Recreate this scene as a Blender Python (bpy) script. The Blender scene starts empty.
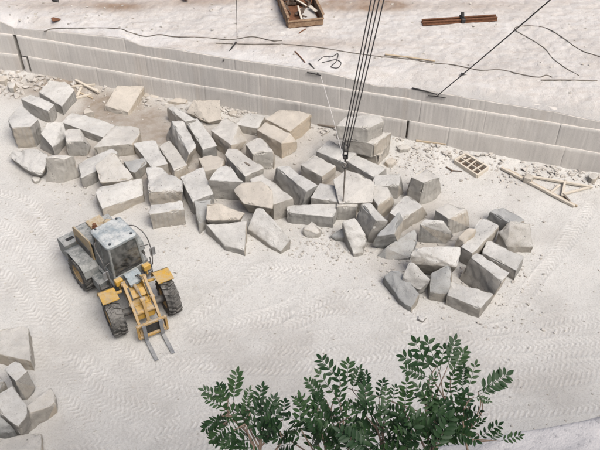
import bpy, bmesh, math, random
import numpy as np
from mathutils import Vector, Matrix, noise

# ------------------------------------------------------------------ camera
SC = bpy.context.scene
COL = SC.collection
FPX, PITCH, HCAM = 750.0, math.radians(43.0), 23.0
cam_d = bpy.data.cameras.new('camera')
cam = bpy.data.objects.new('camera', cam_d)
COL.objects.link(cam)
cam.location = (0, 0, HCAM)
cam.rotation_euler = (math.pi / 2 - PITCH, 0, 0)
cam_d.sensor_width = 36.0
cam_d.lens = 36.0 * FPX / 600.0
cam_d.clip_start = 0.1
cam_d.clip_end = 2000.0
SC.camera = cam

# ------------------------------------------------------------------ light
SUN_EL, SUN_AZ = math.radians(56), math.radians(140)      # azimuth clockwise from +Y: from the right, a little behind the camera
w = bpy.data.worlds.new('World')
SC.world = w
w.use_nodes = True
wn = w.node_tree.nodes
sky = wn.new('ShaderNodeTexSky')
sky.sky_type = 'NISHITA'
sky.sun_disc = False
sky.sun_elevation = SUN_EL
sky.sun_rotation = SUN_AZ
sky.air_density = 0.7
sky.dust_density = 6.0
sky.ozone_density = 0.3
bg = wn['Background']
w.node_tree.links.new(sky.outputs[0], bg.inputs[0])
bg.inputs[1].default_value = 0.095
sd = bpy.data.lights.new('sun', 'SUN')
sd.energy = 2.1
sd.angle = math.radians(34)
sd.color = (1.0, 0.985, 0.955)
sun = bpy.data.objects.new('sun', sd)
COL.objects.link(sun)
sdir = Vector((math.sin(SUN_AZ) * math.cos(SUN_EL), math.cos(SUN_AZ) * math.cos(SUN_EL), math.sin(SUN_EL)))
sun.rotation_euler = sdir.to_track_quat('Z', 'Y').to_euler()
sun.location = (20, 0, 60)
SC.view_settings.view_transform = 'Standard'
SC.view_settings.look = 'None'
SC.view_settings.gamma = 1.0
SC.view_settings.use_curve_mapping = False
SC.view_settings.exposure = 0.60

# ------------------------------------------------------------------ helpers
cF = Vector((0, math.cos(PITCH), -math.sin(PITCH)))
cU = Vector((0, math.sin(PITCH), math.cos(PITCH)))
cR = Vector((1, 0, 0))
cC = Vector((0, 0, HCAM))

def ray(u, v):
    return FPX * cF + (float(u) - 300) * cR - (float(v) - 225) * cU

def P(u, v, z=0.0):
    """point of the height z that the photograph shows at pixel u, v"""
    d = ray(u, v)
    return cC + d * ((z - HCAM) / d.z)

def PD(u, v, dist):
    return cC + ray(u, v).normalized() * dist

def tag(o, label=None, cat=None, group=None, kind=None):
    if label: o['label'] = label
    if cat: o['category'] = cat
    if group: o['group'] = group
    if kind: o['kind'] = kind
    return o

def empty(name, loc, rz=0.0):
    o = bpy.data.objects.new(name, None)
    o.empty_display_size = 0.3
    o.location = loc
    o.rotation_euler = (0, 0, rz)
    COL.objects.link(o)
    return o

def link_mesh(name, me, mat=None, parent=None):
    o = bpy.data.objects.new(name, me)
    COL.objects.link(o)
    if mat is not None and not me.materials:
        me.materials.append(mat)
    if parent is not None:
        o.parent = parent
    return o

def from_bm(name, bm, mat, parent=None, smooth=None):
    me = bpy.data.meshes.new(name)
    bm.to_mesh(me)
    bm.free()
    if smooth is not None:
        me.polygons.foreach_set('use_smooth', [True] * len(me.polygons))
        me.set_sharp_from_angle(angle=math.radians(smooth))
    return link_mesh(name, me, mat, parent)

def bm_box(bm, c, s, rot=None, bevel=0.0):
    m = Matrix.Translation(Vector(c))
    if rot is not None:
        m = m @ rot.to_4x4()
    r = bmesh.ops.create_cube(bm, size=1.0, matrix=m @ Matrix.Diagonal((*s, 1)))
    if bevel:
        es = list({e for vv in r['verts'] for e in vv.link_edges})
        bmesh.ops.bevel(bm, geom=es, offset=bevel, segments=1, affect='EDGES')

def frame_from(d):
    d = d.normalized()
    a = Vector((0, 0, 1)) if abs(d.z) < 0.9 else Vector((1, 0, 0))
    x = d.cross(a).normalized()
    return x, d.cross(x).normalized(), d

def bm_bar(bm, a, b, wx, wz, bevel=0.0, up=None):
    """a square bar from a to b, wx wide sideways and wz high"""
    a, b = Vector(a), Vector(b)
    d = (b - a)
    L = d.length
    d.normalize()
    upv = Vector(up) if up is not None else (Vector((0, 0, 1)) if abs(d.z) < 0.95 else Vector((0, 1, 0)))
    x = d.cross(upv).normalized()
    z = x.cross(d).normalized()
    rot = Matrix((x, d, z)).transposed()
    bm_box(bm, (a + b) / 2, (wx, L, wz), rot, bevel)

def bm_cyl(bm, a, b, r0, r1=None, n=14, cap=True):
    a, b = Vector(a), Vector(b)
    r1 = r0 if r1 is None else r1
    x, y, d = frame_from(b - a)
    va, vb = [], []
    for i in range(n):
        t = 2 * math.pi * i / n
        o = x * math.cos(t) + y * math.sin(t)
        va.append(bm.verts.new(a + o * r0))
        vb.append(bm.verts.new(b + o * r1))
    for i in range(n):
        j = (i + 1) % n
        bm.faces.new((va[j], va[i], vb[i], vb[j]))
    if cap:
        bm.faces.new(va)
        bm.faces.new(vb[::-1])

def bm_tube(bm, pts, r, n=7, cap=True):
    pts = [Vector(p) for p in pts]
    rr = r if isinstance(r, (list, tuple)) else [r] * len(pts)
    rings = []
    px = None
    for i, p in enumerate(pts):
        d = (pts[min(i + 1, len(pts) - 1)] - pts[max(i - 1, 0)])
        d.normalize()
        if px is None:
            px, py, _ = frame_from(d)
        else:
            px = (px - d * px.dot(d)).normalized()
            py = d.cross(px).normalized()
        rings.append([bm.verts.new(p + (px * math.cos(2 * math.pi * k / n) + py * math.sin(2 * math.pi * k / n)) * rr[i]) for k in range(n)])
    for a, b in zip(rings, rings[1:]):
        for k in range(n):
            j = (k + 1) % n
            bm.faces.new((a[k], a[j], b[j], b[k]))
    if cap:
        bm.faces.new(rings[0][::-1])
        bm.faces.new(rings[-1])

def bm_prism(bm, pts, x0, x1):
    """profile points (y, z) swept along x from x0 to x1"""
    a = [bm.verts.new((x0, p[0], p[1])) for p in pts]
    b = [bm.verts.new((x1, p[0], p[1])) for p in pts]
    n = len(pts)
    bm.faces.new(a)
    bm.faces.new(b[::-1])
    for i in range(n):
        j = (i + 1) % n
        bm.faces.new((a[j], a[i], b[i], b[j]))
    bmesh.ops.recalc_face_normals(bm, faces=bm.faces)

def spline(pts, n=8):
    """Catmull-Rom through points (numpy rows)"""
    p = [np.array(q, float) for q in pts]
    p = [2 * p[0] - p[1]] + p + [2 * p[-1] - p[-2]]
    out = []
    for i in range(1, len(p) - 2):
        for k in range(n):
            t = k / n
            out.append(0.5 * (2 * p[i] + (p[i + 1] - p[i - 1]) * t + (2 * p[i - 1] - 5 * p[i] + 4 * p[i + 1] - p[i + 2]) * t * t + (3 * p[i] - p[i - 1] - 3 * p[i + 1] + p[i + 2]) * t ** 3))
    out.append(p[-2])
    return np.array(out)

_rng = np.random.RandomState(7)
_LAT = _rng.rand(256, 256)
def vnoise(x, y):
    xi = np.floor(x).astype(int); yi = np.floor(y).astype(int)
    fx = x - xi; fy = y - yi
    fx = fx * fx * (3 - 2 * fx); fy = fy * fy * (3 - 2 * fy)
    a = _LAT[xi % 256, yi % 256]; b = _LAT[(xi + 1) % 256, yi % 256]
    c = _LAT[xi % 256, (yi + 1) % 256]; d = _LAT[(xi + 1) % 256, (yi + 1) % 256]
    return (a * (1 - fx) + b * fx) * (1 - fy) + (c * (1 - fx) + d * fx) * fy
def fbm(x, y, oct=4, s=1.0):
    t = 0.0; a = 0.5; x = np.asarray(x) * s; y = np.asarray(y) * s
    for i in range(oct):
        t = t + a * vnoise(x + 37.1 * i, y + 11.7 * i); x = x * 2.03; y = y * 2.03; a *= 0.5
    return t
def sstep(a, b, x):
    t = np.clip((x - a) / (b - a), 0, 1)
    return t * t * (3 - 2 * t)

def grid_mesh(name, X, Y, Z, attrs, mat, smooth=True):
    """X, Y, Z are (ny, nx) arrays"""
    ny, nx = X.shape
    me = bpy.data.meshes.new(name)
    co = np.stack([X, Y, Z], -1).reshape(-1, 3).astype(np.float32)
    me.vertices.add(len(co)); me.vertices.foreach_set('co', co.ravel())
    i = np.arange(ny * nx).reshape(ny, nx)
    q = np.stack([i[:-1, :-1], i[:-1, 1:], i[1:, 1:], i[1:, :-1]], -1).reshape(-1, 4)
    me.loops.add(q.size); me.loops.foreach_set('vertex_index', q.ravel().astype(np.int32))
    me.polygons.add(len(q)); me.polygons.foreach_set('loop_start', (np.arange(len(q)) * 4).astype(np.int32))
    me.update(calc_edges=True)
    for k, v in attrs.items():
        at = me.attributes.new(k, 'FLOAT', 'POINT')
        at.data.foreach_set('value', v.reshape(-1).astype(np.float32))
    me.polygons.foreach_set('use_smooth', np.full(len(q), smooth))
    me.update()
    return link_mesh(name, me, mat)

# ------------------------------------------------------------------ materials
class NT:
    def __init__(s, name):
        s.m = bpy.data.materials.new(name); s.m.use_nodes = True
        s.t = s.m.node_tree; s.b = s.t.nodes['Principled BSDF']
        s.out = s.t.nodes['Material Output']
        s.geo = None
    def n(s, kind, **kw):
        x = s.t.nodes.new(kind)
        for k, v in kw.items(): setattr(x, k, v)
        return x
    def l(s, a, b): s.t.links.new(a, b)
    def val(s, sock, v):
        if hasattr(v, 'is_linked') or isinstance(v, bpy.types.NodeSocket): s.l(v, sock)
        else: sock.default_value = v
    def coord(s, which='Object'):
        return s.n('ShaderNodeTexCoord').outputs[which]
    def pos(s): return s.n('ShaderNodeNewGeometry').outputs['Position']
    def normz(s):
        g = s.n('ShaderNodeNewGeometry'); x = s.n('ShaderNodeSeparateXYZ'); s.l(g.outputs['Normal'], x.inputs[0]); return x.outputs[2]
    def noise(s, vec, scale, detail=5, rough=0.55):
        x = s.n('ShaderNodeTexNoise'); s.l(vec, x.inputs['Vector'])
        x.inputs['Scale'].default_value = scale; x.inputs['Detail'].default_value = detail; x.inputs['Roughness'].default_value = rough
        return x.outputs[0]
    def mapping(s, vec, scale=(1, 1, 1), loc=(0, 0, 0)):
        x = s.n('ShaderNodeMapping'); s.l(vec, x.inputs[0]); x.inputs['Scale'].default_value = scale; x.inputs['Location'].default_value = loc; return x.outputs[0]
    def ramp(s, f, stops):
        x = s.n('ShaderNodeValToRGB'); s.l(f, x.inputs[0]); e = x.color_ramp.elements
        while len(e) < len(stops): e.new(0.5)
        for k, (p, c) in enumerate(stops):
            e[k].position = p; e[k].color = (*c, 1) if not isinstance(c, (int, float)) else (c, c, c, 1)
        return x.outputs[0]
    def mix(s, f, a, b, mode='MIX'):
        x = s.n('ShaderNodeMix', data_type='RGBA', blend_type=mode)
        s.val(x.inputs[0], f)
        for sk, v in ((x.inputs[6], a), (x.inputs[7], b)):
            s.val(sk, (*v, 1) if isinstance(v, tuple) and len(v) == 3 else v)
        return x.outputs[2]
    def math(s, op, a, b=0.0, clamp=False):
        x = s.n('ShaderNodeMath', operation=op, use_clamp=clamp); s.val(x.inputs[0], a); s.val(x.inputs[1], b); return x.outputs[0]
    def attr(s, name):
        x = s.n('ShaderNodeAttribute'); x.attribute_name = name; return x.outputs['Fac']
    def rnd(s): return s.n('ShaderNodeObjectInfo').outputs['Random']
    def bump(s, h, strength=0.3, dist=0.02, prev=None):
        x = s.n('ShaderNodeBump'); x.inputs['Strength'].default_value = strength; x.inputs['Distance'].default_value = dist
        s.l(h, x.inputs['Height'])
        if prev is not None: s.l(prev, x.inputs['Normal'])
        return x.outputs[0]
    def done(s, col, rough=0.85, normal=None, metal=0.0, spec=0.3):
        s.val(s.b.inputs['Base Color'], (*col, 1) if isinstance(col, tuple) else col)
        s.val(s.b.inputs['Roughness'], rough); s.b.inputs['Metallic'].default_value = metal
        s.b.inputs['Specular IOR Level'].default_value = spec
        if normal is not None: s.l(normal, s.b.inputs['Normal'])
        return s.m

def mat_floor():
    t = NT('quarry_floor_dust'); p = t.pos()
    n1 = t.noise(p, 0.35, 6, 0.6); n2 = t.noise(p, 2.6, 8, 0.68); n3 = t.noise(p, 16.0, 5, 0.7); n4 = t.noise(p, 60.0, 3, 0.7)
    c = t.ramp(n1, [(0.28, (0.465, 0.455, 0.43)), (0.5, (0.56, 0.553, 0.53)), (0.72, (0.60, 0.586, 0.555))])
    c = t.mix(t.ramp(n2, [(0.35, 0.0), (0.68, 0.6)]), c, (0.61, 0.602, 0.578))
    c = t.mix(t.ramp(n3, [(0.34, 0.65), (0.52, 0.0)]), c, (0.39, 0.37, 0.345))
    c = t.mix(t.math('MULTIPLY', t.attr('track'), 0.60), c, (0.70, 0.69, 0.665))
    c = t.mix(t.attr('worn'), c, (0.40, 0.38, 0.355))
    c = t.mix(t.math('MULTIPLY', t.attr('dirt'), t.ramp(n2, [(0.25, 0.55), (0.6, 1.0)])), c, (0.25, 0.205, 0.16))  # brown tint: real dirt by the wall, painted gap shade within the heap
    vo = t.n('ShaderNodeTexVoronoi'); t.l(p, vo.inputs['Vector']); vo.inputs['Scale'].default_value = 9.0; vo.inputs['Randomness'].default_value = 1.0
    speck = t.math('MULTIPLY', t.ramp(vo.outputs['Distance'], [(0.10, 1.0), (0.17, 0.0)]), t.ramp(t.noise(p, 1.1, 3), [(0.5, 0.0), (0.62, 1.0)]))
    c = t.mix(t.math('MULTIPLY', speck, 0.65), c, (0.27, 0.25, 0.23))
    h = t.math('ADD', t.math('MULTIPLY', n3, 0.6), t.math('ADD', n2, t.math('MULTIPLY', n4, 0.25)))
    return t.done(c, 0.95, t.bump(h, 0.9, 0.06), spec=0.15)

def mat_terrace():
    t = NT('terrace_rock_dust'); p = t.pos()
    n1 = t.noise(p, 0.5, 6, 0.62); n2 = t.noise(p, 3.2, 8, 0.7); n3 = t.noise(p, 20, 4, 0.7)
    st = t.noise(t.mapping(p, (0.7, 2.6, 1)), 1.2, 6, 0.65)
    c = t.ramp(n1, [(0.28, (0.49, 0.465, 0.44)), (0.5, (0.575, 0.555, 0.53)), (0.72, (0.63, 0.615, 0.595))])
    c = t.mix(t.ramp(st, [(0.44, 0.0), (0.66, 0.6)]), c, (0.49, 0.44, 0.395))
    c = t.mix(t.ramp(n2, [(0.34, 0.6), (0.48, 0.0)]), c, (0.45, 0.42, 0.39))
    c = t.mix(t.ramp(t.noise(p, 7.0, 6, 0.75), [(0.52, 0.0), (0.66, 0.6)]), c, (0.68, 0.655, 0.63))
    c = t.mix(t.ramp(n3, [(0.30, 0.5), (0.42, 0.0)]), c, (0.40, 0.37, 0.34))
    c = t.mix(t.attr('pale'), c, (0.66, 0.65, 0.64))
    c = t.mix(t.math('MULTIPLY', t.attr('dirt'), t.ramp(n2, [(0.25, 0.75), (0.55, 1.0)])), c, (0.29, 0.215, 0.16))
    c = t.mix(t.attr('raw'), c, t.mix(n2, (0.40, 0.385, 0.365), (0.55, 0.535, 0.51)))
    return t.done(c, 0.93, t.bump(t.math('ADD', n2, t.math('MULTIPLY', n3, 0.8)), 0.85, 0.08), spec=0.15)

def mat_wall():
    t = NT('drilled_rock_face'); p = t.pos(); nz = t.normz()
    n1 = t.noise(t.mapping(p, (1, 1, 0.35)), 0.6, 5); n2 = t.noise(t.mapping(p, (6, 2, 0.22)), 1.5, 6, 0.6); n3 = t.noise(p, 14, 5, 0.7)
    c = t.ramp(n1, [(0.3, (0.505, 0.485, 0.46)), (0.55, (0.565, 0.545, 0.515)), (0.75, (0.61, 0.585, 0.545))])
    c = t.mix(t.ramp(n2, [(0.34, 0.36), (0.52, 0.0)]), c, (0.43, 0.415, 0.395))
    c = t.mix(t.ramp(n2, [(0.55, 0.0), (0.75, 0.6)]), c, (0.64, 0.61, 0.585))
    c = t.mix(t.ramp(t.noise(t.mapping(p, (1.2, 1, 0.15)), 0.55, 4), [(0.58, 0.0), (0.7, 0.40)]), c, (0.50, 0.43, 0.36))
    c = t.mix(t.math('MULTIPLY', t.attr('tone'), 0.40), c, (0.40, 0.395, 0.385))
    c = t.mix(t.ramp(nz, [(0.35, 0.0), (0.7, 1.0)]), c, (0.56, 0.53, 0.49))
    c = t.mix(t.ramp(n3, [(0.3, 0.35), (0.45, 0.0)]), c, (0.28, 0.265, 0.25))
    return t.done(c, 0.92, t.bump(t.math('ADD', n3, n2), 0.35, 0.03), spec=0.15)

def mat_stone(name, grey, pale, tan, bs=0.75):
    t = NT(name); p = t.coord('Object'); rd = t.rnd(); nz = t.normz()
    off = t.n('ShaderNodeCombineXYZ'); r9 = t.math('MULTIPLY', rd, 93.0)
    for k in range(3): t.l(r9, off.inputs[k])
    va = t.n('ShaderNodeVectorMath', operation='ADD'); t.l(p, va.inputs[0]); t.l(off.outputs[0], va.inputs[1]); p = va.outputs[0]
    n1 = t.noise(p, 0.9, 5); n2 = t.noise(p, 4.5, 7, 0.68); n3 = t.noise(p, 26, 4, 0.7)
    g = t.mix(t.ramp(n1, [(0.35, 0.0), (0.65, 1.0)]), grey, tuple(min(1, x * 1.3) for x in grey))
    g = t.mix(t.math('MULTIPLY', rd, 0.35), g, tuple(x * 0.86 for x in grey))
    g = t.mix(t.ramp(t.math('FRACT', t.math('MULTIPLY', rd, 7.3)), [(0.55, 0.0), (1.0, 0.45)]), g, (0.42, 0.375, 0.31))
    vein = t.noise(t.mapping(p, (0.5, 3.2, 1.4)), 1.3, 6, 0.7)
    g = t.mix(t.ramp(vein, [(0.50, 0.0), (0.66, 0.6)]), g, tuple(x * 0.68 for x in grey))
    c = t.mix(t.math('MULTIPLY', t.attr('rind'), t.ramp(n2, [(0.3, 0.55), (0.6, 1.0)])), g, tan)
    dust = t.math('MULTIPLY', t.ramp(nz, [(0.35, 0.0), (0.80, 1.0)]), t.ramp(n2, [(0.28, 0.60), (0.52, 1.0)]))
    c = t.mix(dust, c, t.mix(t.ramp(n1, [(0.4, 0.0), (0.7, 1.0)]), pale, tuple(x * 0.80 for x in pale)))
    c = t.mix(t.ramp(n3, [(0.30, 0.6), (0.43, 0.0)]), c, tuple(x * 0.55 for x in grey))
    vw = t.n('ShaderNodeVectorMath', operation='ADD'); t.l(p, vw.inputs[0])
    nv = t.n('ShaderNodeTexNoise'); t.l(p, nv.inputs['Vector']); nv.inputs['Scale'].default_value = 1.6; nv.inputs['Detail'].default_value = 4
    t.l(nv.outputs['Color'], vw.inputs[1])
    vc = t.n('ShaderNodeTexVoronoi', feature='DISTANCE_TO_EDGE'); t.l(vw.outputs[0], vc.inputs['Vector']); vc.inputs['Scale'].default_value = 0.75
    crack = t.math('MULTIPLY', t.ramp(vc.outputs['Distance'], [(0.003, 1.0), (0.010, 0.0)]), t.ramp(t.noise(p, 1.3, 3), [(0.54, 0.0), (0.64, 0.5)]))
    c = t.mix(t.math('MULTIPLY', crack, 0.45), c, tuple(x * 0.45 for x in grey))
    vp = t.n('ShaderNodeTexVoronoi'); t.l(p, vp.inputs['Vector']); vp.inputs['Scale'].default_value = 5.0
    pit = t.math('MULTIPLY', t.ramp(vp.outputs['Distance'], [(0.08, 1.0), (0.14, 0.0)]), t.ramp(n1, [(0.48, 0.0), (0.58, 1.0)]))
    c = t.mix(t.math('MULTIPLY', pit, 0.7), c, tuple(x * 0.5 for x in grey))
    wvx = t.n('ShaderNodeTexWave', bands_direction='DIAGONAL'); t.l(t.mapping(p, (1, 1, 0.05)), wvx.inputs['Vector']); wvx.inputs['Scale'].default_value = 2.6; wvx.inputs['Distortion'].default_value = 1.2; wvx.inputs['Detail'].default_value = 2
    dr = t.math('MULTIPLY', wvx.outputs['Fac'], t.ramp(t.noise(p, 0.7, 2), [(0.48, 0.0), (0.56, 1.0)]))
    dr = t.math('MULTIPLY', dr, t.ramp(nz, [(0.25, 1.0), (0.5, 0.0)]))
    c = t.mix(t.math('MULTIPLY', dr, 0.35), c, tuple(min(1, x * 1.5) for x in grey))
    c = t.mix(t.ramp(t.noise(p, 2.0, 6, 0.7), [(0.62, 0.0), (0.74, 0.4)]), c, tuple(x * 0.8 for x in tan))
    return t.done(c, 0.9, t.bump(t.math('ADD', n2, t.math('ADD', t.math('ADD', t.math('MULTIPLY', n3, 0.8), t.math('MULTIPLY', dr, 0.5)), t.math('SUBTRACT', t.noise(p, 70, 3, 0.7), t.math('ADD', crack, pit)))), bs, 0.045), spec=0.2)

def mat_paint(name, base, dustc=(0.50, 0.475, 0.44), amount=0.5, rough=0.55, rust=0.25, metal=0.0):
    t = NT(name); p = t.coord('Object'); nz = t.normz()
    n1 = t.noise(p, 2.2, 6, 0.65); n2 = t.noise(p, 11, 6, 0.7)
    c = t.mix(t.ramp(n1, [(0.35, 0.0), (0.7, 0.65)]), base, tuple(x * 0.55 for x in base))
    c = t.mix(t.ramp(t.noise(p, 5.0, 5, 0.7), [(0.52, 0.0), (0.70, 0.55)]), c, (0.10, 0.085, 0.07))
    c = t.mix(t.ramp(n2, [(0.60, 0.0), (0.68, rust)]), c, (0.12, 0.065, 0.035))
    up = t.math('ADD', t.math('MULTIPLY', t.math('MAXIMUM', nz, 0.0), amount * 0.6), amount * 0.45)
    d = t.math('MULTIPLY', up, t.ramp(t.math('ADD', t.math('MULTIPLY', n1, 0.6), t.math('MULTIPLY', n2, 0.4)), [(0.40, 0.05), (0.56, 1.0)]), True)
    c = t.mix(d, c, dustc)
    return t.done(c, t.math('ADD', t.math('MULTIPLY', d, 0.4), rough, True), t.bump(n2, 0.15, 0.01), metal=metal)

def mat_simple(name, c0, c1, scale=8.0, rough=0.85, bump=0.3, stretch=(1, 1, 1), metal=0.0, spec=0.3):
    t = NT(name); p = t.mapping(t.coord('Object'), stretch)
    n1 = t.noise(p, scale, 6, 0.65)
    return t.done(t.mix(t.ramp(n1, [(0.3, 0.0), (0.7, 1.0)]), c0, c1), rough, t.bump(n1, bump, 0.02), metal=metal, spec=spec)

def mat_leaf():
    t = NT('leaf_green'); p = t.coord('Object'); rd = t.rnd()
    n1 = t.noise(p, 14, 3)
    c = t.mix(rd, (0.012, 0.034, 0.013), (0.030, 0.064, 0.022))
    c = t.mix(t.ramp(n1, [(0.45, 0.0), (0.75, 0.5)]), c, (0.036, 0.076, 0.03))
    t.done(c, 0.5, spec=0.25)
    tr = t.n('ShaderNodeBsdfTranslucent'); t.l(c, tr.inputs[0])
    mx = t.n('ShaderNodeMixShader'); mx.inputs[0].default_value = 0.18
    t.l(t.b.outputs[0], mx.inputs[1]); t.l(tr.outputs[0], mx.inputs[2]); t.l(mx.outputs[0], t.out.inputs[0])
    return t.m

def mat_glass():
    t = NT('cab_glass')
    t.done((0.55, 0.60, 0.60), 0.12, spec=0.5)
    tr = t.n('ShaderNodeBsdfTransparent'); tr.inputs[0].default_value = (0.78, 0.82, 0.80, 1)
    gl = t.n('ShaderNodeBsdfGlossy'); gl.inputs['Roughness'].default_value = 0.08
    fr = t.n('ShaderNodeFresnel'); fr.inputs[0].default_value = 1.5
    mx = t.n('ShaderNodeMixShader'); t.l(fr.outputs[0], mx.inputs[0]); t.l(tr.outputs[0], mx.inputs[1]); t.l(gl.outputs[0], mx.inputs[2])
    df = t.n('ShaderNodeBsdfDiffuse'); df.inputs[0].default_value = (0.42, 0.41, 0.39, 1)
    m2 = t.n('ShaderNodeMixShader'); t.l(t.ramp(t.noise(t.coord('Object'), 5, 5), [(0.4, 0.04), (0.75, 0.30)]), m2.inputs[0])
    t.l(mx.outputs[0], m2.inputs[1]); t.l(df.outputs[0], m2.inputs[2]); t.l(m2.outputs[0], t.out.inputs[0])
    return t.m

M = dict(
    floor=mat_floor(), terrace=mat_terrace(), wall=mat_wall(),
    stone=mat_stone('grey_stone', (0.295, 0.29, 0.275), (0.65, 0.64, 0.61), (0.47, 0.42, 0.35)),
    stone_warm=mat_stone('beige_stone', (0.37, 0.36, 0.335), (0.625, 0.605, 0.565), (0.50, 0.435, 0.35)),
    stone_dark=mat_stone('blue_grey_stone', (0.23, 0.235, 0.23), (0.46, 0.465, 0.455), (0.42, 0.38, 0.32)),
    stone_buff=mat_stone('buff_stone', (0.42, 0.395, 0.355), (0.60, 0.555, 0.49), (0.52, 0.44, 0.34)),
    cliff=mat_stone('cliff_rock', (0.26, 0.265, 0.285), (0.50, 0.49, 0.495), (0.40, 0.375, 0.345), 0.30),
    rubble=mat_stone('rubble_stone', (0.42, 0.40, 0.37), (0.60, 0.57, 0.53), (0.50, 0.43, 0.34)),
    yellow=mat_paint('yellow_paint', (0.54, 0.31, 0.025), (0.44, 0.40, 0.33), amount=0.50, rust=0.6),
    arm=mat_paint('worn_yellow_paint', (0.42, 0.25, 0.06), (0.40, 0.35, 0.28), amount=0.85, rust=0.7),
    tan=mat_paint('tan_panel_paint', (0.36, 0.26, 0.13), (0.46, 0.42, 0.35), amount=0.75, rust=0.5),
    grey=mat_paint('grey_machine_paint', (0.115, 0.13, 0.13), (0.42, 0.42, 0.405), amount=0.72, rust=0.3),
    roof=mat_paint('pale_roof_paint', (0.24, 0.28, 0.30), (0.52, 0.53, 0.52), amount=0.8, rust=0.12),
    deck=mat_paint('blue_grey_paint', (0.20, 0.25, 0.28), (0.48, 0.49, 0.485), amount=0.5, rust=0.2),
    dark=mat_paint('dark_steel', (0.045, 0.045, 0.045), (0.30, 0.285, 0.265), amount=0.4, rust=0.4),
    tyre=mat_paint('dusty_tyre_rubber', (0.018, 0.018, 0.018), (0.30, 0.29, 0.27), amount=0.62, rough=0.8, rust=0.0),
    fork=mat_paint('worn_fork_steel', (0.20, 0.21, 0.225), (0.50, 0.50, 0.49), amount=0.55, rust=0.3, metal=0.4),
    chrome=mat_simple('cylinder_rod', (0.35, 0.34, 0.33), (0.5, 0.49, 0.48), 20, 0.35, 0.05, metal=0.7),
    seat=mat_simple('seat_cloth', (0.12, 0.05, 0.04), (0.20, 0.09, 0.06), 14, 0.9),
    glass=mat_glass(),
    rope=mat_simple('wire_rope', (0.03, 0.03, 0.032), (0.075, 0.072, 0.07), 40, 0.6, 0.4),
    black=mat_simple('black_steel', (0.018, 0.018, 0.02), (0.05, 0.048, 0.045), 14, 0.55),
    pale_rope=mat_simple('pale_rope', (0.55, 0.53, 0.50), (0.68, 0.66, 0.63), 30, 0.9),
    rust=mat_simple('rusted_iron', (0.085, 0.038, 0.022), (0.20, 0.095, 0.05), 9, 0.9, 0.5),
    cable=mat_simple('dusty_cable', (0.075, 0.068, 0.06), (0.20, 0.18, 0.155), 5, 0.85),
    hose=mat_simple('dusty_hose', (0.14, 0.125, 0.11), (0.26, 0.235, 0.205), 6, 0.85),
    wood=mat_simple('weathered_wood', (0.34, 0.27, 0.19), (0.52, 0.44, 0.33), 6, 0.9, 0.5, (1, 9, 9)),
    wood_pale=mat_simple('pale_timber', (0.42, 0.375, 0.31), (0.60, 0.555, 0.48), 6, 0.9, 0.4, (1, 9, 9)),
    wood_dark=mat_simple('dark_old_timber', (0.11, 0.095, 0.08), (0.25, 0.215, 0.18), 6, 0.9, 0.5, (1, 9, 9)),
    box=mat_simple('rusty_box_boards', (0.15, 0.085, 0.05), (0.34, 0.25, 0.165), 5, 0.9, 0.5),
    scrap=mat_simple('dark_scrap', (0.04, 0.032, 0.026), (0.14, 0.10, 0.075), 9, 0.85, 0.6),
    lamp=mat_simple('lamp_black', (0.03, 0.035, 0.04), (0.08, 0.09, 0.10), 9, 0.4),
    stem=mat_simple('twig_bark', (0.10, 0.07, 0.055), (0.20, 0.15, 0.115), 20, 0.9, 0.5),
    leaf=mat_leaf(),
)

# ------------------------------------------------------------------ the quarry wall line
wA, wB, wL = P(22, 72.5), P(600, 173.5), P(-60, 64)
sR = (wB.y - wA.y) / (wB.x - wA.x)
sL = (wA.y - wL.y) / (wA.x - wL.x)
def W(x):
    """y of the wall foot at x (a bend at the dark cleft on the left)"""
    x = np.asarray(x, float)
    k = 0.35
    soft = k * np.logaddexp(0, (x - wA.x) / k)          # soft max(0, x - xA)
    y = wA.y + sL * (x - wA.x) + (sR - sL) * soft
    far = np.maximum(0, np.abs(x) - 30)
    return y - 0.0 * far

def on_wall(u, v, off=0.0):
    d = ray(u, v)
    a, b = 0.0, 0.2
    f = lambda t: (cC + d * t).y - (float(W((cC + d * t).x)) - off)
    for _ in range(60):
        m = (a + b) / 2
        if f(m) > 0: b = m
        else: a = m
    return cC + d * ((a + b) / 2)

Z_SEAM2, Z_SEAM1, Z_TERR = 1.25, 2.47, 3.25
top_px = [(-60, 16), (0, 20.7), (15, 28), (40, 30.7), (67, 32), (100, 35), (125, 38.5), (140, 45), (150, 46.5), (173, 48), (200, 53), (228, 58), (272, 64), (305, 68.5), (335, 74), (356, 80), (380, 86), (400, 88), (430, 91), (464, 97), (495, 102), (527, 107), (565, 114), (600, 121), (680, 137)]
tp = [on_wall(*q) for q in top_px]
TX = np.array([q.x for q in tp]); TZ = np.array([q.z for q in tp])
def ztop(x):
    x = np.asarray(x, float)
    return np.clip(np.interp(x, TX, TZ), Z_SEAM1 + 0.18, 3.7) + 0.10 * (fbm(x, 0 * x + 3.3, 3, 1.6) - 0.45)

# ------------------------------------------------------------------ quarry floor
def dense(a, b, step, lo, hi):
    core = np.arange(a, b, step)
    left = [a]; d = step
    while left[-1] > lo: d *= 1.25; left.append(left[-1] - d)
    right = [core[-1]]; d = step
    while right[-1] < hi: d *= 1.25; right.append(right[-1] + d)
    return np.concatenate([np.array(left[:0:-1]), core, np.array(right[1:])])

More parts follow.
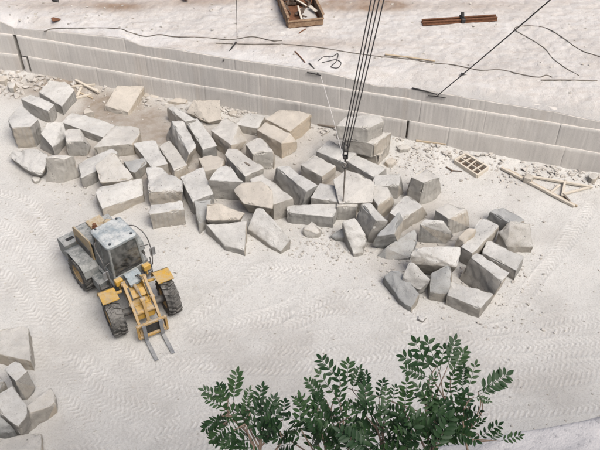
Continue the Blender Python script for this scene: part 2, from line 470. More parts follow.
gx = dense(-19.5, 17.5, 0.055, -220, 220)
gy = dense(12.6, 38.0, 0.055, -60, 60)
X, Y = np.meshgrid(gx, gy)
X = X.copy(); Y = Y.copy()
Z = 0.16 * (fbm(X, Y, 3, 0.22) - 0.45) + 0.035 * (fbm(X, Y, 4, 1.7) - 0.45)
track_h = np.zeros_like(X); track_c = np.zeros_like(X); worn = np.zeros_like(X)
paths = [
    [(-40, 205), (5, 228), (38, 255), (58, 295), (72, 340), (112, 378), (170, 395), (245, 402)],
    [(-40, 255), (2, 275), (32, 310), (58, 352), (98, 398), (160, 425), (250, 440)],
    [(10, 196), (44, 214), (60, 236)],
    [(-30, 232), (20, 262), (45, 300), (60, 345), (84, 372)],
    [(120, 345), (150, 366), (205, 384), (270, 391), (345, 386), (430, 372)],
    [(168, 362), (215, 356), (275, 346), (330, 336), (400, 327)],
    [(190, 320), (232, 330), (290, 339), (350, 342), (430, 338), (520, 327), (620, 308)],
    [(178, 350), (240, 360), (300, 362), (370, 350), (460, 336), (560, 318)],
    [(200, 333), (240, 322), (285, 308), (315, 290)],
    [(300, 312), (340, 296), (385, 300), (430, 325), (500, 347), (620, 340)],
    [(430, 392), (500, 384), (560, 376), (620, 366)],
    [(450, 362), (520, 362), (570, 352), (620, 352)],
    [(90, 440), (150, 430), (215, 418), (300, 400)],
    [(70, 452), (150, 452), (230, 432), (330, 425)],
    [(440, 415), (520, 404), (620, 394)],
    [(520, 300), (545, 270), (570, 240), (592, 205)],
    [(210, 300), (240, 285), (262, 268), (300, 270)],
    [(-20, 190), (25, 200), (48, 225), (60, 250)],
]
_more = []
for _k, _p in enumerate(paths):
    for _d in ((-10, 11),):
        _more.append([(a + _d[0] + 5 * math.sin(_k + i), b + _d[1] + 4 * math.cos(2 * _k + i)) for i, (a, b) in enumerate(_p)])
paths = _more + paths
xs0 = np.argmin(np.abs(gx + 19.5)); step = 0.055
for pi_, pth in enumerate(paths):
    pts = spline([tuple(P(*q))[:2] for q in pth], 14)
    seg = np.diff(pts, axis=0); L = np.hypot(*seg.T); S = np.concatenate([[0], np.cumsum(L)])
    n = int(S[-1] / 0.06); ss = np.linspace(0, S[-1], n)
    cx = np.interp(ss, S, pts[:, 0]); cy = np.interp(ss, S, pts[:, 1])
    i0 = max(0, np.searchsorted(gx, cx.min() - .6)); i1 = np.searchsorted(gx, cx.max() + .6)
    j0 = max(0, np.searchsorted(gy, cy.min() - .6)); j1 = np.searchsorted(gy, cy.max() + .6)
    if i1 <= i0 or j1 <= j0: continue
    sub = np.full((j1 - j0, i1 - i0), 9.0); sS = np.zeros_like(sub); sT = np.zeros_like(sub)
    tx = np.gradient(cx); ty = np.gradient(cy); tl = np.hypot(tx, ty); tx /= tl; ty /= tl
    for k in range(n):
        a0 = np.searchsorted(gx, cx[k] - .45) - i0; a1 = np.searchsorted(gx, cx[k] + .45) - i0
        b0 = np.searchsorted(gy, cy[k] - .45) - j0; b1 = np.searchsorted(gy, cy[k] + .45) - j0
        a0 = max(a0, 0); b0 = max(b0, 0)
        if a1 <= a0 or b1 <= b0: continue
        dx = X[j0 + b0:j0 + b1, i0 + a0:i0 + a1] - cx[k]; dy = Y[j0 + b0:j0 + b1, i0 + a0:i0 + a1] - cy[k]
        d2 = np.hypot(dx, dy); v = sub[b0:b1, a0:a1]; msk = d2 < v
        v[msk] = d2[msk]
        sS[b0:b1, a0:a1][msk] = (ss[k] + dx * tx[k] + dy * ty[k])[msk]
        sT[b0:b1, a0:a1][msk] = (dx * -ty[k] + dy * tx[k])[msk]
    hw = 0.29
    inside = sstep(hw, hw - 0.07, sub)
    side = np.where(sT > 0, 1.0, -1.0)
    ph = (sS + side * 0.11 + np.abs(sT) * 0.8 + 0.10 * (fbm(X[j0:j1, i0:i1], Y[j0:j1, i0:i1] + 3 * pi_, 3, 1.3) - 0.45)) / 0.205
    saw = 0.5 + 0.5 * np.sin(2 * np.pi * ph)
    lug = sstep(0.42, 0.72, saw)
    fade = 0.22 + 0.78 * sstep(0.32, 0.60, fbm(X[j0:j1, i0:i1] + 5 * pi_, Y[j0:j1, i0:i1], 4, 0.5) + 0.04) * sstep(0.12, 0.42, fbm(X[j0:j1, i0:i1] + 9 * pi_, Y[j0:j1, i0:i1] + 4, 4, 2.2))
    hh = inside * fade * (lug * 0.028 - 0.014)
    track_h[j0:j1, i0:i1] = np.where(inside > 0.3, hh, track_h[j0:j1, i0:i1] + hh)
    cc = inside * fade * lug
    track_c[j0:j1, i0:i1] = np.where(inside > 0.3, cc, np.maximum(track_c[j0:j1, i0:i1], cc))
    ridge = np.exp(-((sub - hw - 0.03) / 0.05) ** 2) * fade
    track_h[j0:j1, i0:i1] += 0.016 * ridge
    worn[j0:j1, i0:i1] = np.maximum(worn[j0:j1, i0:i1], 0.30 * inside * fade * (1 - lug))
near = sstep(60, 30, np.hypot(X, Y - 20))
Z = Z + track_h * near
Wg = W(X)
dw = Wg - Y                                                     # metres in front of the wall foot
talus = sstep(1.4, 0.0, dw) * (0.30 * fbm(X, Y, 4, 1.1))
Z = Z + np.where(dw > -0.5, talus, 0.0)
def blob(u, v, ru, rv):
    c = P(u, v); e = P(u + ru, v); g = P(u, v + rv)
    return np.exp(-(((X - c.x) / abs(e.x - c.x)) ** 2 + ((Y - c.y) / abs(g.y - c.y)) ** 2))
dirt = np.clip(1.0 * blob(60, 86, 34, 9) + 0.8 * blob(110, 103, 40, 13) + 0.5 * blob(150, 117, 24, 12) + 0.55 * blob(92, 122, 36, 9) + 0.45 * blob(160, 135, 40, 14) + 0.30 * blob(260, 135, 70, 22) + 0.3 * blob(20, 95, 22, 9) + 0.40 * blob(420, 235, 60, 40) + 0.62 * blob(190, 172, 85, 36) + 0.45 * blob(75, 150, 48, 26) + 0.45 * blob(330, 185, 50, 26), 0, 1)  # wall-foot dirt, plus shade between the heaped blocks painted in as brown
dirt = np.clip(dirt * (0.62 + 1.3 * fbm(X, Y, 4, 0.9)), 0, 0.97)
worn = np.clip(worn + 0.35 * sstep(0.5, 0.75, fbm(X + 40, Y, 4, 0.5)), 0, 0.8)
# under the terrace the sheet drops away
Z = np.where(dw < -1.2, -0.4, Z)
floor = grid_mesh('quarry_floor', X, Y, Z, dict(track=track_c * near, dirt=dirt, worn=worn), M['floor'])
tag(floor, 'pale dusty quarry floor printed with curving tyre tracks', 'ground', kind='structure')

_FG = (gx, gy, Z)
def zfloor(x, y):
    i = np.clip(np.searchsorted(gx, x), 1, len(gx) - 1); j = np.clip(np.searchsorted(gy, y), 1, len(gy) - 1)
    return float(Z[j, i])

# ------------------------------------------------------------------ upper terrace
hx = dense(-24, 24, 0.075, -220, 220)
ht = np.concatenate([np.arange(0, 14.5, 0.075), 14.5 + np.cumsum(0.08 * 1.25 ** np.arange(27))])
XX, TT = np.meshgrid(hx, ht)
zt0 = ztop(XX)
edge_w = 0.9 + 1.1 * sstep(4.5, 9, XX) + 0.7 * fbm(XX, XX * 0 + 8, 2, 0.7)
rise = sstep(0, 1, TT / edge_w)
jag = 0.10 * (fbm(XX, XX * 0 + 1.7, 4, 2.1) - 0.45)
YY = W(XX) - 0.0 + TT + jag * sstep(0.6, 0.0, TT) * 0
ZZ = zt0 + (Z_TERR + 0.02 * np.maximum(TT - 1, 0) ** 0.9 - zt0) * rise + (0.24 * (fbm(XX, YY, 4, 0.5) - 0.45) + 0.15 * (fbm(XX, YY, 5, 3.1) - 0.45)) * sstep(0.0, 0.7, TT)
ZZ = np.where(TT > 60, ZZ - 0, ZZ)
def tblob(u, v, ru, rv):
    c = P(u, v, Z_TERR); e = P(u + ru, v, Z_TERR); g = P(u, v + rv, Z_TERR)
    return np.exp(-(((XX - c.x) / abs(e.x - c.x)) ** 2 + ((YY - c.y) / abs(g.y - c.y)) ** 2))
tdirt = np.clip(1.9 * tblob(352, 5, 34, 6) + 0.9 * tblob(120, 8, 30, 5) + 1.3 * tblob(388, 8, 18, 4) + 0.7 * tblob(200, 2, 60, 6) + 0.5 * tblob(60, 5, 60, 6) + 0.4 * tblob(470, 8, 80, 7) + 0.4 * tblob(300, 45, 120, 4), 0, 1) * np.clip(0.35 + 1.3 * fbm(XX, YY, 4, 0.8), 0, 1)
pale = np.clip(0.55 * sstep(1.9, 0.6, TT) * sstep(0.42, 0.6, fbm(XX, YY, 4, 0.7)), 0, 1)
raw = sstep(4.5, 7.5, XX) * sstep(1.4, 0.5, TT + 0.5 * fbm(XX, YY, 3, 0.8)) * 0.75
terr = grid_mesh('upper_terrace', XX, YY, ZZ, dict(dirt=tdirt, pale=pale, raw=raw), M['terrace'])
tag(terr, 'pale pinkish rock terrace above the drilled wall', 'ground', kind='structure')
def zterr(x, y):
    i = np.clip(np.searchsorted(hx, x), 1, len(hx) - 1); t = y - float(W(x)); j = np.clip(np.searchsorted(ht, t), 1, len(ht) - 1)
    return float(ZZ[j, i])
def PT(u, v, lift=0.0):
    """point on the terrace surface under a pixel"""
    z = Z_TERR
    for _ in range(4):
        p = P(u, v, z); z = zterr(p.x, p.y)
    p = P(u, v, z); p.z += lift
    return p
def PF(u, v, lift=0.0):
    z = 0.0
    for _ in range(3):
        p = P(u, v, z); z = zfloor(p.x, p.y)
    p = P(u, v, z); p.z += lift
    return p

# ------------------------------------------------------------------ drilled wall, course by course
wall = empty('quarry_wall', (0, float(W(0)), 0))
tag(wall, 'long grey drilled rock wall of three courses below the terrace', 'wall')
def wall_piece(x0, x1, zlo, zhi, off, cap, seed):
    """one sawn piece of a course: drill flutes as columns, a narrow dusty ledge on top, closed back"""
    n = max(3, int((x1 - x0) / 0.04))
    xs = np.linspace(x0 + 0.003, x1 - 0.003, n)
    rr = np.random.RandomState(seed)
    zh = zhi(xs) if callable(zhi) else np.full(n, zhi) + 0.03 * (fbm(xs, xs * 0 + seed, 3, 0.9) - 0.45) + 0.025 * (fbm(xs, xs * 0 + seed, 4, 4.0) - 0.45)
    zl = np.full(n, zlo)
    flute = 0.005 * (np.abs(((xs / 0.21) % 1.0) - 0.5) * 2) ** 0.6 * (0.4 + 0.9 * fbm(xs, xs * 0 + seed + 5, 2, 0.9)) + 0.008 * rr.rand(n) * (fbm(xs, xs * 0 + 9, 2, 0.5) > 0.4)
    rows = []
    fr = np.array([0.0, 0.12, 0.3, 0.5, 0.7, 0.88, 0.965, 1.0])
    for f in fr:
        z = zl + (zh - zl) * f
        bulge = 0.05 * (fbm(xs, z + seed, 3, 0.8) - 0.45) + 0.025 * (fbm(xs, z + seed, 3, 3.0) - 0.45)
        o = off + bulge - flute
        if f == 1.0: o = o - 0.03
        e = np.minimum(xs - x0, x1 - xs); o = o - 0.012 * np.exp(-(e / 0.03) ** 2)
        rows.append(np.stack([xs, W(xs) - o, z], -1))
    rows.append(np.stack([xs, W(xs) + 0.45, zh + 0.0], -1))
    rows.append(np.stack([xs, W(xs) + 0.45, zl], -1))
    A = np.stack(rows)                                  # (r, n, 3)
    r = A.shape[0]
    co = A.reshape(-1, 3)
    i = np.arange(r * n).reshape(r, n)
    q = np.stack([i[:-1, :-1], i[:-1, 1:], i[1:, 1:], i[1:, :-1]], -1).reshape(-1, 4)
    faces = [tuple(map(int, f)) for f in q] + [tuple(int(k) for k in i[::-1, 0]), tuple(int(k) for k in i[:, -1])]
    me = bpy.data.meshes.new('rock_course')
    co = co - np.array([0, float(W(0)), 0])
    me.from_pydata([tuple(map(float, c)) for c in co], [], faces)
    at = me.attributes.new('tone', 'FLOAT', 'POINT')
    tone = 0.25 + 1.6 * (fbm(co[:, 0] + seed, co[:, 2] * 0.15, 4, 0.9) - 0.42) + rr.uniform(-0.25, 0.25)
    at.data.foreach_set('value', np.clip(tone, 0, 1).astype(np.float32))
    me.polygons.foreach_set('use_smooth', [True] * len(me.polygons)); me.set_sharp_from_angle(angle=math.radians(50))
    return link_mesh('rock_course', me, M['wall'], wall)

xc = on_wall(22, 60).x
x406 = on_wall(406, 128).x
J = {0: [-40, -24, xc, on_wall(97, 70).x, on_wall(205, 90).x, on_wall(300, 110).x, x406, on_wall(447, 138).x, on_wall(562, 155).x, 24, 40],
     1: [-40, -24, xc, on_wall(147, 66).x, on_wall(260, 90).x, on_wall(340, 103).x, on_wall(420, 110).x, on_wall(484, 122).x, on_wall(557, 136).x, 24, 40],
     2: [-40, -24, xc, on_wall(125, 45).x, on_wall(235, 66).x, on_wall(345, 84).x, on_wall(470, 103).x, 24, 40]}
for lev, (zl, zh, off) in enumerate(((-0.45, Z_SEAM2, 0.17), (Z_SEAM2 - 0.03, Z_SEAM1, 0.095), (Z_SEAM1 - 0.03, lambda xs: ztop(xs) - 0.012, 0.02))):
    for k, (a, b) in enumerate(zip(J[lev], J[lev][1:])):
        if lev == 0 and abs(a - x406) < 1e-6: a += 0.10           # the dark open cut
        if lev < 2 and abs(b - xc) < 1e-6: b -= 0.10              # open cleft at the bend
        if lev < 2 and abs(a - xc) < 1e-6: a += 0.10
        if lev == 0 and abs(a - (xc + 0.10)) < 1e-6:
            wall_piece(a, a + 0.26, zl, zh - 0.12, off - 0.02, True, 900); a += 0.26 + 0.13
        wall_piece(a, b, zl, zh, off, True, lev * 31 + k * 7 + 3)
# rock body behind the joints, so an open joint ends in dark rock
bmw = bmesh.new()
prev = None
for x in np.linspace(-41, 41, 165):
    y = float(W(x)) + 0.40
    zt_ = float(ztop(x)) - 0.10
    row = [bmw.verts.new((x, y - float(W(0)), -0.5)), bmw.verts.new((x, y - float(W(0)), zt_)), bmw.verts.new((x, y + 1.5 - float(W(0)), zt_ - 0.3)), bmw.verts.new((x, y + 1.5 - float(W(0)), -0.5))]
    if prev:
        for k in range(4):
            bmw.faces.new((prev[k], prev[(k + 1) % 4], row[(k + 1) % 4], row[k]))
    prev = row
bmesh.ops.recalc_face_normals(bmw, faces=bmw.faces)
o = from_bm('rock_core', bmw, M['wall'], wall)

# ------------------------------------------------------------------ near cliff the photographer stands on
cx_ = dense(-4.2, 4.2, 0.05, -60, 60)
prof = np.concatenate([np.linspace(-30, -1.2, 30), np.linspace(-1.1, 0, 56), np.linspace(0.02, 1.0, 24), np.linspace(1.15, 16, 40)])
CXg, PR = np.meshgrid(cx_, prof)
eL = PD(330, 470, 4.35); eM = PD(420, 450, 4.45); eR1 = PD(480, 438, 4.5); eR2 = PD(535, 430, 4.55); eR3 = PD(600, 417, 4.65)
epts = [(-60, 1.2), (-3.0, 1.45), (-1.0, 1.62), (eL.x - 0.25, 1.75), (eM.x, eM.y), (eR1.x, eR1.y), (eR2.x, eR2.y), (eR3.x, eR3.y), (3.2, 2.75), (60, 4.0)]
ezs = [(-60, 18.6), (-3, 18.8), (-1.0, 18.9), (eL.x - 0.25, 19.0), (eM.x, eM.z), (eR1.x, eR1.z), (eR2.x, eR2.z), (eR3.x, eR3.z), (3.2, 19.8), (60, 19.8)]
EY = np.interp(CXg, *zip(*epts)) + 0.05 * (fbm(CXg, CXg * 0 + 2.2, 4, 2.6) - 0.45)
EZ = np.interp(CXg, *zip(*ezs)) + 0.05 * (fbm(CXg, CXg * 0 + 7.2, 4, 3.1) - 0.45)
# profile: behind the camera high ground, a slope to the ledge, then the sheer face down to the floor
back = np.minimum(PR, 0)
zl = EZ + 0.10 * (1 - np.exp(back / 0.35)) + sstep(-0.9, -2.6, back) * 2.2 + (0.16 * (fbm(CXg, PR, 4, 1.8) - 0.45) + 0.07 * (fbm(CXg, PR, 5, 7.0) - 0.45)) * sstep(0, -0.12, back)
down = np.maximum(PR, 0)
CY = EY + back + 0.10 * np.sqrt(down + 1e-9) + 0.10 * down * 0.2 + (0.35 * (fbm(CXg, PR, 4, 0.6) - 0.45) * sstep(0, 2, down)) * (down > 0)
CZ = np.where(down > 0, EZ * (1 - down / 16) - 0.6 * (down / 16), zl)
rk = np.clip(fbm(CXg, PR, 3, 0.9) * 1.2 - 0.3, 0, 1)
cl = grid_mesh('viewpoint_cliff', CXg, CY, CZ, dict(rind=rk), M['cliff'])
tag(cl, 'pale rough rock ledge at the lower right, above the quarry floor', 'cliff', kind='structure')

# ------------------------------------------------------------------ stone blocks
def rough_mesh(name, pts, seed, amp=1.0, target=0.14, tanbias=0.0, chip=0.035):
    """convex block from corner points -> chipped, slightly uneven split stone with per-face weathering"""
    rnd = random.Random(seed)
    bm = bmesh.new()
    for p in pts: bm.verts.new(p)
    r = bmesh.ops.convex_hull(bm, input=list(bm.verts))
    junk = [g for g in r['geom_interior'] if isinstance(g, bmesh.types.BMVert)] + [v for v in bm.verts if not v.link_faces]
    bmesh.ops.delete(bm, geom=list(set(junk)), context='VERTS')
    bmesh.ops.dissolve_limit(bm, angle_limit=math.radians(7), verts=list(bm.verts), edges=list(bm.edges))
    lay = bm.faces.layers.float.new('rind')
    for f in bm.faces:
        n = f.normal
        b = 0.05 + tanbias * 0.75 + (0.12 if n.x > 0.3 else 0.0)
        f[lay] = rnd.uniform(0.55, 1.0) if rnd.random() < b else rnd.uniform(0.0, 0.25)
    bmesh.ops.bevel(bm, geom=list(bm.edges), offset=chip, segments=1, affect='EDGES', profile=0.5)
    bmesh.ops.triangulate(bm, faces=list(bm.faces))
    for it in range(4):
        es = [e for e in bm.edges if e.calc_length() > target]
        if not es: break
        bmesh.ops.subdivide_edges(bm, edges=es, cuts=1, use_grid_fill=True)
        bmesh.ops.triangulate(bm, faces=[f for f in bm.faces if len(f.verts) > 3])
    o = Vector((rnd.uniform(-50, 50), rnd.uniform(-50, 50), rnd.uniform(-50, 50)))
    bm.normal_update()
    mv = []
    for v in bm.verts:
        q = v.co
        d = 0.075 * noise.noise(q * 1.1 + o) + 0.035 * noise.noise(q * 3.3 + o) + 0.018 * noise.noise(q * 8.0 + o)
        # broken corners: the outer edges lose a little stone here and there
        sharp = 1.0 - min(f.normal.dot(v.normal) for f in v.link_faces)
        if sharp > 0.03: d -= 0.13 * max(0.0, noise.noise(q * 2.3 + o * 1.7)) + 0.05 * max(0.0, noise.noise(q * 6.0 + o))
        mv.append((v, v.normal * d * amp))
    for v, d in mv: v.co += d
    me = bpy.data.meshes.new(name)
    bm.to_mesh(me); bm.free()
    me.polygons.foreach_set('use_smooth', [True] * len(me.polygons))
    me.set_sharp_from_angle(angle=math.radians(28))
    return me

PILE = 'stone blocks lying in the long heap on the quarry floor'
CORNER = 'stone blocks heaped in the lower left corner'
nblk = [0]
def block(label, mat, top, h=None, zb=0.0, lean=(0, 0), taper=1.0, extra=(), tan=0.0, group=PILE, amp=1.0, name='stone_block', cat='stone block', chip=0.016):
    """top: (u, v) or (u, v, z) corners of the upper face; the foot is the same outline set down at zb, shifted by lean and scaled by taper"""
    nblk[0] += 1
    K = 1.12
    zb = zb * K
    T = [P(q[0], q[1], (q[2] if len(q) > 2 else h) * K) for q in top]
    c = sum(T, Vector()) / len(T)
    T = [t + Vector((t.x - c.x, t.y - c.y, 0)).normalized() * 0.055 for t in T]
    g = min(zfloor(t.x, t.y) for t in T) if zb == 0 else zb
    base = g - 0.05 if zb == 0 else zb
    pts = list(T)
    for t in T:
        b = Vector((c.x + (t.x - c.x) * taper + lean[0], c.y + (t.y - c.y) * taper + lean[1], base))
        pts.append(b)
    for q in extra: pts.append(P(q[0], q[1], q[2] * K if q[2] > 0.02 or zb else base + 0.0))
    org = Vector((c.x, c.y, base))
    me = rough_mesh(name, [p - org for p in pts], nblk[0] * 13 + 5, amp, 0.145, tan, chip)
    o = link_mesh(name, me, M[mat])
    o.location = org
    return tag(o, label, cat, group)

B = block
# --- left end, by the wall
B('big grey block at the far left end of the heap', 'stone', [(8.3, 118), (20.8, 106), (37.5, 119), (30, 126), (12.5, 127)], 1.15, tan=0.3)
B('grey slab block second along the wall from the left cleft', 'stone', [(21.7, 99), (31.7, 94.7), (54, 104), (47.5, 111)], 0.72, tan=0.1)
B('grey block nearest the left cleft of the wall, beside the crossed sticks', 'stone', [(40, 91.7), (50, 81), (56, 83.5), (65, 83), (73.3, 90), (61.7, 106)], 0.55, tan=0.25)
B('pale pointed block between the leftmost block and the long slab', 'stone', [(41.5, 133, .95), (47.5, 122.5, 1.0), (62.5, 122.5, .75), (67, 136, .35), (53, 147, .55)], taper=.98, extra=[(41, 149, 0), (51, 155, 0)], tan=0.1)
B('small rounded block in front of the long pale slab', 'stone_warm', [(65, 132), (70, 129), (78, 129.5), (82, 141), (66, 141)], 0.8, extra=[(91, 146, .3), (89, 153, 0)], tan=0.25)
B('long thin pale slab lying below the crossed sticks', 'stone', [(62, 122), (72.5, 112.5), (115, 124), (103, 137)], 0.42, tan=0.05)
B('flat topped block at the right end of the long pale slab', 'stone_warm', [(95, 147), (115, 125.5), (138, 128), (139, 133), (131.7, 143)], 0.62, tan=0.2)
B('cream tilted block alone against the wall near the crossed sticks', 'stone_buff', [(105, 105, .35), (118, 85.3, .68), (143, 86.3, .55), (128, 112, .18)], tan=0.5)
B('ragged white plate tilted in front of the leftmost block', 'stone', [(8.5, 156.7, .42), (13, 151, .6), (36, 149, .9), (48, 154, .85), (41.7, 175, .40), (32, 172.5, .40), (20, 165, .42)], taper=.72, lean=(0, 0.15), amp=1.2)
B('upright beige block standing right of the ragged white plate', 'stone_warm', [(47.5, 157.5, 1.15), (56, 155, 1.15), (73, 156, 1.1), (64, 158.5, 1.12)], extra=[(45.8, 183, 0), (64.5, 184, 0), (70, 177, 0)], tan=0.25)
B('bright narrow block under the tilted two-toned plate', 'stone', [(78, 163), (111, 149), (116, 153), (95, 171), (82, 177)], 0.55, tan=0.1)
B('two-toned plate tilted over the bright narrow block', 'stone_warm', [(95, 165, .95), (114, 152.5, 1.2), (132.5, 177, .75), (128, 180, .68), (113, 177, .68), (102, 182, .62)], taper=.75, lean=(0.05, 0.25), tan=0.1)
B('small greenish grey block tucked right of the two-toned plate', 'stone_dark', [(124, 161), (144, 158.5), (145, 162), (135, 172), (130, 170)], 0.5)
B('long pale block lying nearest behind the loader', 'stone', [(96.7, 191.7, .75), (101.7, 186, .72), (141, 179, .5), (142.5, 195, .34), (103, 208, .52)], tan=0.15)
# --- centre left
B('thin cream slab lying flat at the foot of the wall', 'stone_buff', [(167.5, 101), (177, 96.7), (187, 97.5), (185, 102.5)], 0.22, tan=0.3, name='stone_slab')
B('dark sided block left of the tilted wall plate', 'stone', [(167.5, 107.5), (174, 106.3), (183, 114), (195, 119), (185, 121)], 0.75, lean=(-0.12, 0))
B('cream plate tilted up against the foot of the wall', 'stone_buff', [(188, 112.5, .30), (194, 99, .8), (219, 100, .85), (221, 119, .35), (208, 122, .2)], taper=.85, lean=(0, .2))
B('tall slim block leaning left, first of a close pair', 'stone', [(172, 121), (185, 122), (196, 146), (189, 154)], 1.0, lean=(-0.45, 0.0), tan=0.05)
B('slim block on the right of the close pair', 'stone', [(187, 122.5), (197.5, 119), (216.7, 145), (203, 149)], 0.62, lean=(-0.1, 0), tan=0.3)
B('broad two-faced block right of the slim pair', 'stone_warm', [(211.7, 130), (226, 117.5), (237, 125), (231, 144.5)], 0.85, extra=[(248, 141, .25), (234, 151, 0)], tan=0.4)
B('flat grey slab on the ground left of the big double block', 'stone', [(237, 124), (248, 112.5), (265, 115.5), (257, 128)], 0.42)
B('large cream block by the wall with a brown right side', 'stone_buff', [(266.7, 119, .75), (280, 109, .85), (311, 114, .85), (290, 131, .62)], tan=0.55)
B('cream block with a round tan end, in front of the large wall block', 'stone_buff', [(257.5, 130), (266, 122.5), (289, 133), (281, 142.5)], 0.85, extra=[(298, 142, .5), (297.5, 150, .05), (289, 156, 0)], tan=0.5)
B('square topped block with a tall beige front below the round-ended block', 'stone_warm', [(246, 144), (260, 138), (272, 151), (253, 153)], 0.95, extra=[(276, 165, 0)], tan=0.4)
B('pale oblong block left of the row of three slim ones', 'stone', [(134, 144), (154, 140.5), (167.5, 163), (152, 167)], 0.5, tan=0.1)
B('slim pale block with a brown broken end in the middle row', 'stone_warm', [(160, 147), (170, 140.5), (187, 164), (174, 170)], 0.5, tan=0.3)
B('small warm stone between the brown ended block and the drilled plank', 'stone_buff', [(199, 158), (211, 155.5), (224, 159), (220, 168), (205, 170)], 0.55, tan=0.3)
SLOT = B('thick plank of stone with a small slot in its top', 'stone_warm', [(226, 155), (229, 149), (239, 150), (262.5, 167.5), (245, 176)], 0.85, taper=.9, tan=0.15)
_a, _b = P(244.5, 162.3, .97), P(250, 165.5, .97)
_bm = bmesh.new(); bm_bar(_bm, _a - SLOT.location, _b - SLOT.location, .09, .05, .01); from_bm('slot', _bm, M['wood_dark'], SLOT)
B('white topped block with a brown wavy front, behind the nearest oblong', 'stone', [(147.5, 168), (161, 167.5), (180, 182), (181, 191), (165, 189), (149, 191)], 0.85, tan=0.4, amp=1.2)
B('oblong white topped block nearest the loader cab', 'stone', [(151, 214), (152, 205), (181, 201), (183, 209)], 0.82, tan=0.45)
B('pitted white square topped block with a dark left side', 'stone', [(181, 177), (202.5, 168), (212.5, 193), (192.5, 201)], 0.7, tan=0.1)
B('grey block with a brown split front below the slotted plank', 'stone', [(210, 180), (219, 168), (228.5, 167), (243, 181.7), (225, 176)], 1.0, taper=.95, tan=0.4)
B('white oblong block with a brown end, right of the tan faced block', 'stone_warm', [(250, 180), (263, 173.7), (291.7, 197.5), (273, 204)], 0.9, tan=0.35)
B('tan faced block resting on top of its neighbours in mid heap', 'stone_buff', [(234, 190, 1.0), (243, 184, 1.2), (260, 182, 1.32), (272, 190, 1.3), (272, 208, .95), (245, 203, .9)], taper=.6, lean=(0, .35), tan=0.2)
B('dark upright stone at the left of the front triangular block', 'stone_dark', [(195, 201, .95), (210, 200, .95), (207, 218, .45), (200, 222, .40)], extra=[(200, 235, 0)])
B('beige ridged stone lying across the front triangular block', 'stone_buff', [(207, 204, 1.15), (217, 202.5, 1.2), (243, 213, .85), (238, 220, .7), (207, 220, .75)], taper=.75, lean=(0, 0.3), tan=0.3)
B('flat triangular grey block at the front edge of the heap', 'stone', [(206, 224, .55), (245, 222, .7), (244, 250, .32), (226, 245, .25)])
B('long tapering block lying at an angle right of the triangular one', 'stone', [(249, 229, .3), (257, 209, .85), (263, 209, .9), (290, 239, .52), (280, 251, .14)], extra=[(291, 243, .15)], tan=0.1)
# --- centre
B('block directly behind the crane hook', 'stone', [(316.7, 151), (330, 141), (356, 153), (345, 162.5)], 0.62)
B('cube-like block left of the crane hook', 'stone_warm', [(302.5, 165), (314, 156), (335, 166), (321.7, 176)], 0.65, tan=0.25)
B('long block with a tall grey left side below the cube-like one', 'stone', [(277.5, 167.5), (288, 166.7), (316, 185), (306, 191)], 1.0, lean=(-0.3, 0), tan=0.05)
B('white block wedged between the long grey one and the slung slab', 'stone', [(312, 197), (320, 183), (335, 186.5), (340, 202)], 0.78)
B('long low oblong block along the front of mid heap', 'stone', [(287.5, 204), (337, 205), (332, 217), (288, 212)], 0.58, tan=0.1)
B('pale sloping slab under the end of the sling', 'stone_warm', [(335, 180, 1.1), (346, 169, 1.3), (373, 182.5, 1.2), (372, 202, .82), (340, 203, .82)], taper=.8, lean=(0, .3))
B('brown fronted block below the pale sloping slab', 'stone_warm', [(338, 206), (356, 206), (358, 197), (341, 197)], 0.74, tan=0.6)
B('pale slab right of the crane hook', 'stone', [(348.5, 161.7), (355, 155), (386, 167.5), (374, 177)], 0.6)
B('flat topped block in front of the stacked blocks', 'stone', [(373, 186), (376, 175), (400, 174), (398, 185)], 0.7, extra=[(404, 193, 0.05), (393, 197, 0)], tan=0.3)
B('small block with a beige pointed end beside the sloping slab', 'stone_warm', [(368, 188), (387, 187), (390, 196), (378, 205)], 0.88, extra=[(394, 203, .35), (385, 215, .05)], tan=0.4)
B('tall block with a wide grey left side right of the brown fronted one', 'stone', [(363, 205), (371, 204), (388, 220.5), (376, 219.5)], 1.1, lean=(-0.42, -0.1))
B('pointed grey wedge leaning on its neighbours', 'stone_dark', [(399, 213, 1.25), (402, 221, .9), (394, 233, 1.0), (377, 236, .8)], taper=.7, lean=(0.0, 0.1), extra=[(371, 246, .25), (400, 245.5, .28)], tan=0.2)
B('low dark wedge underneath the pointed grey wedge', 'stone_dark', [(386, 247.5, .4), (404, 236, .6), (415, 229, .75), (416, 240, .5), (410, 257, .12)], extra=[(376, 257.5, 0.02), (387, 261, 0)], tan=0.25)
B('long sloping block with a brown front right of the pointed wedge', 'stone', [(390, 212), (406.7, 194), (421.7, 206.7), (401.7, 219)], 0.72, extra=[(428, 216, 0)], tan=0.35)
B('round shouldered beige block with a dark left side', 'stone_warm', [(412, 177), (424, 182), (438, 177), (426, 169)], 1.25, lean=(-0.1, 0), extra=[(407, 191, 0), (426, 205, 0), (442, 193, 0)], tan=0.4)
B('faceted grey block with a bright right facet', 'stone', [(421, 224, .95), (426, 219, 1.0), (437, 221, 1.0), (442, 221, .95)], extra=[(455, 236, .38), (446, 245, 0), (427, 241, 0)], tan=0.3)
B('block with a dark left side blending into the dust', 'stone_warm', [(436, 210), (448, 203), (466, 209), (449, 218)], 0.88, extra=[(470, 228, .05)], tan=0.2)
B('long grey block with a small beige stone leaning on it', 'stone', [(462, 246), (482.5, 218), (498, 226), (472.5, 252.5)], 0.75, tan=0.05)
B('small beige stone leaning on the long grey block', 'stone_buff', [(459, 237, .9), (467.5, 229.5, 1.15), (475, 229, 1.1), (475, 235, .85), (465, 243, .75)], taper=.8, lean=(-0.3, 0), tan=0.4, name='stone', cat='stone')
B('dark sided block at the back of the right end of the heap', 'stone_dark', [(491, 211.5), (503, 208), (524, 220), (512, 224)], 0.62, lean=(-0.1, 0))
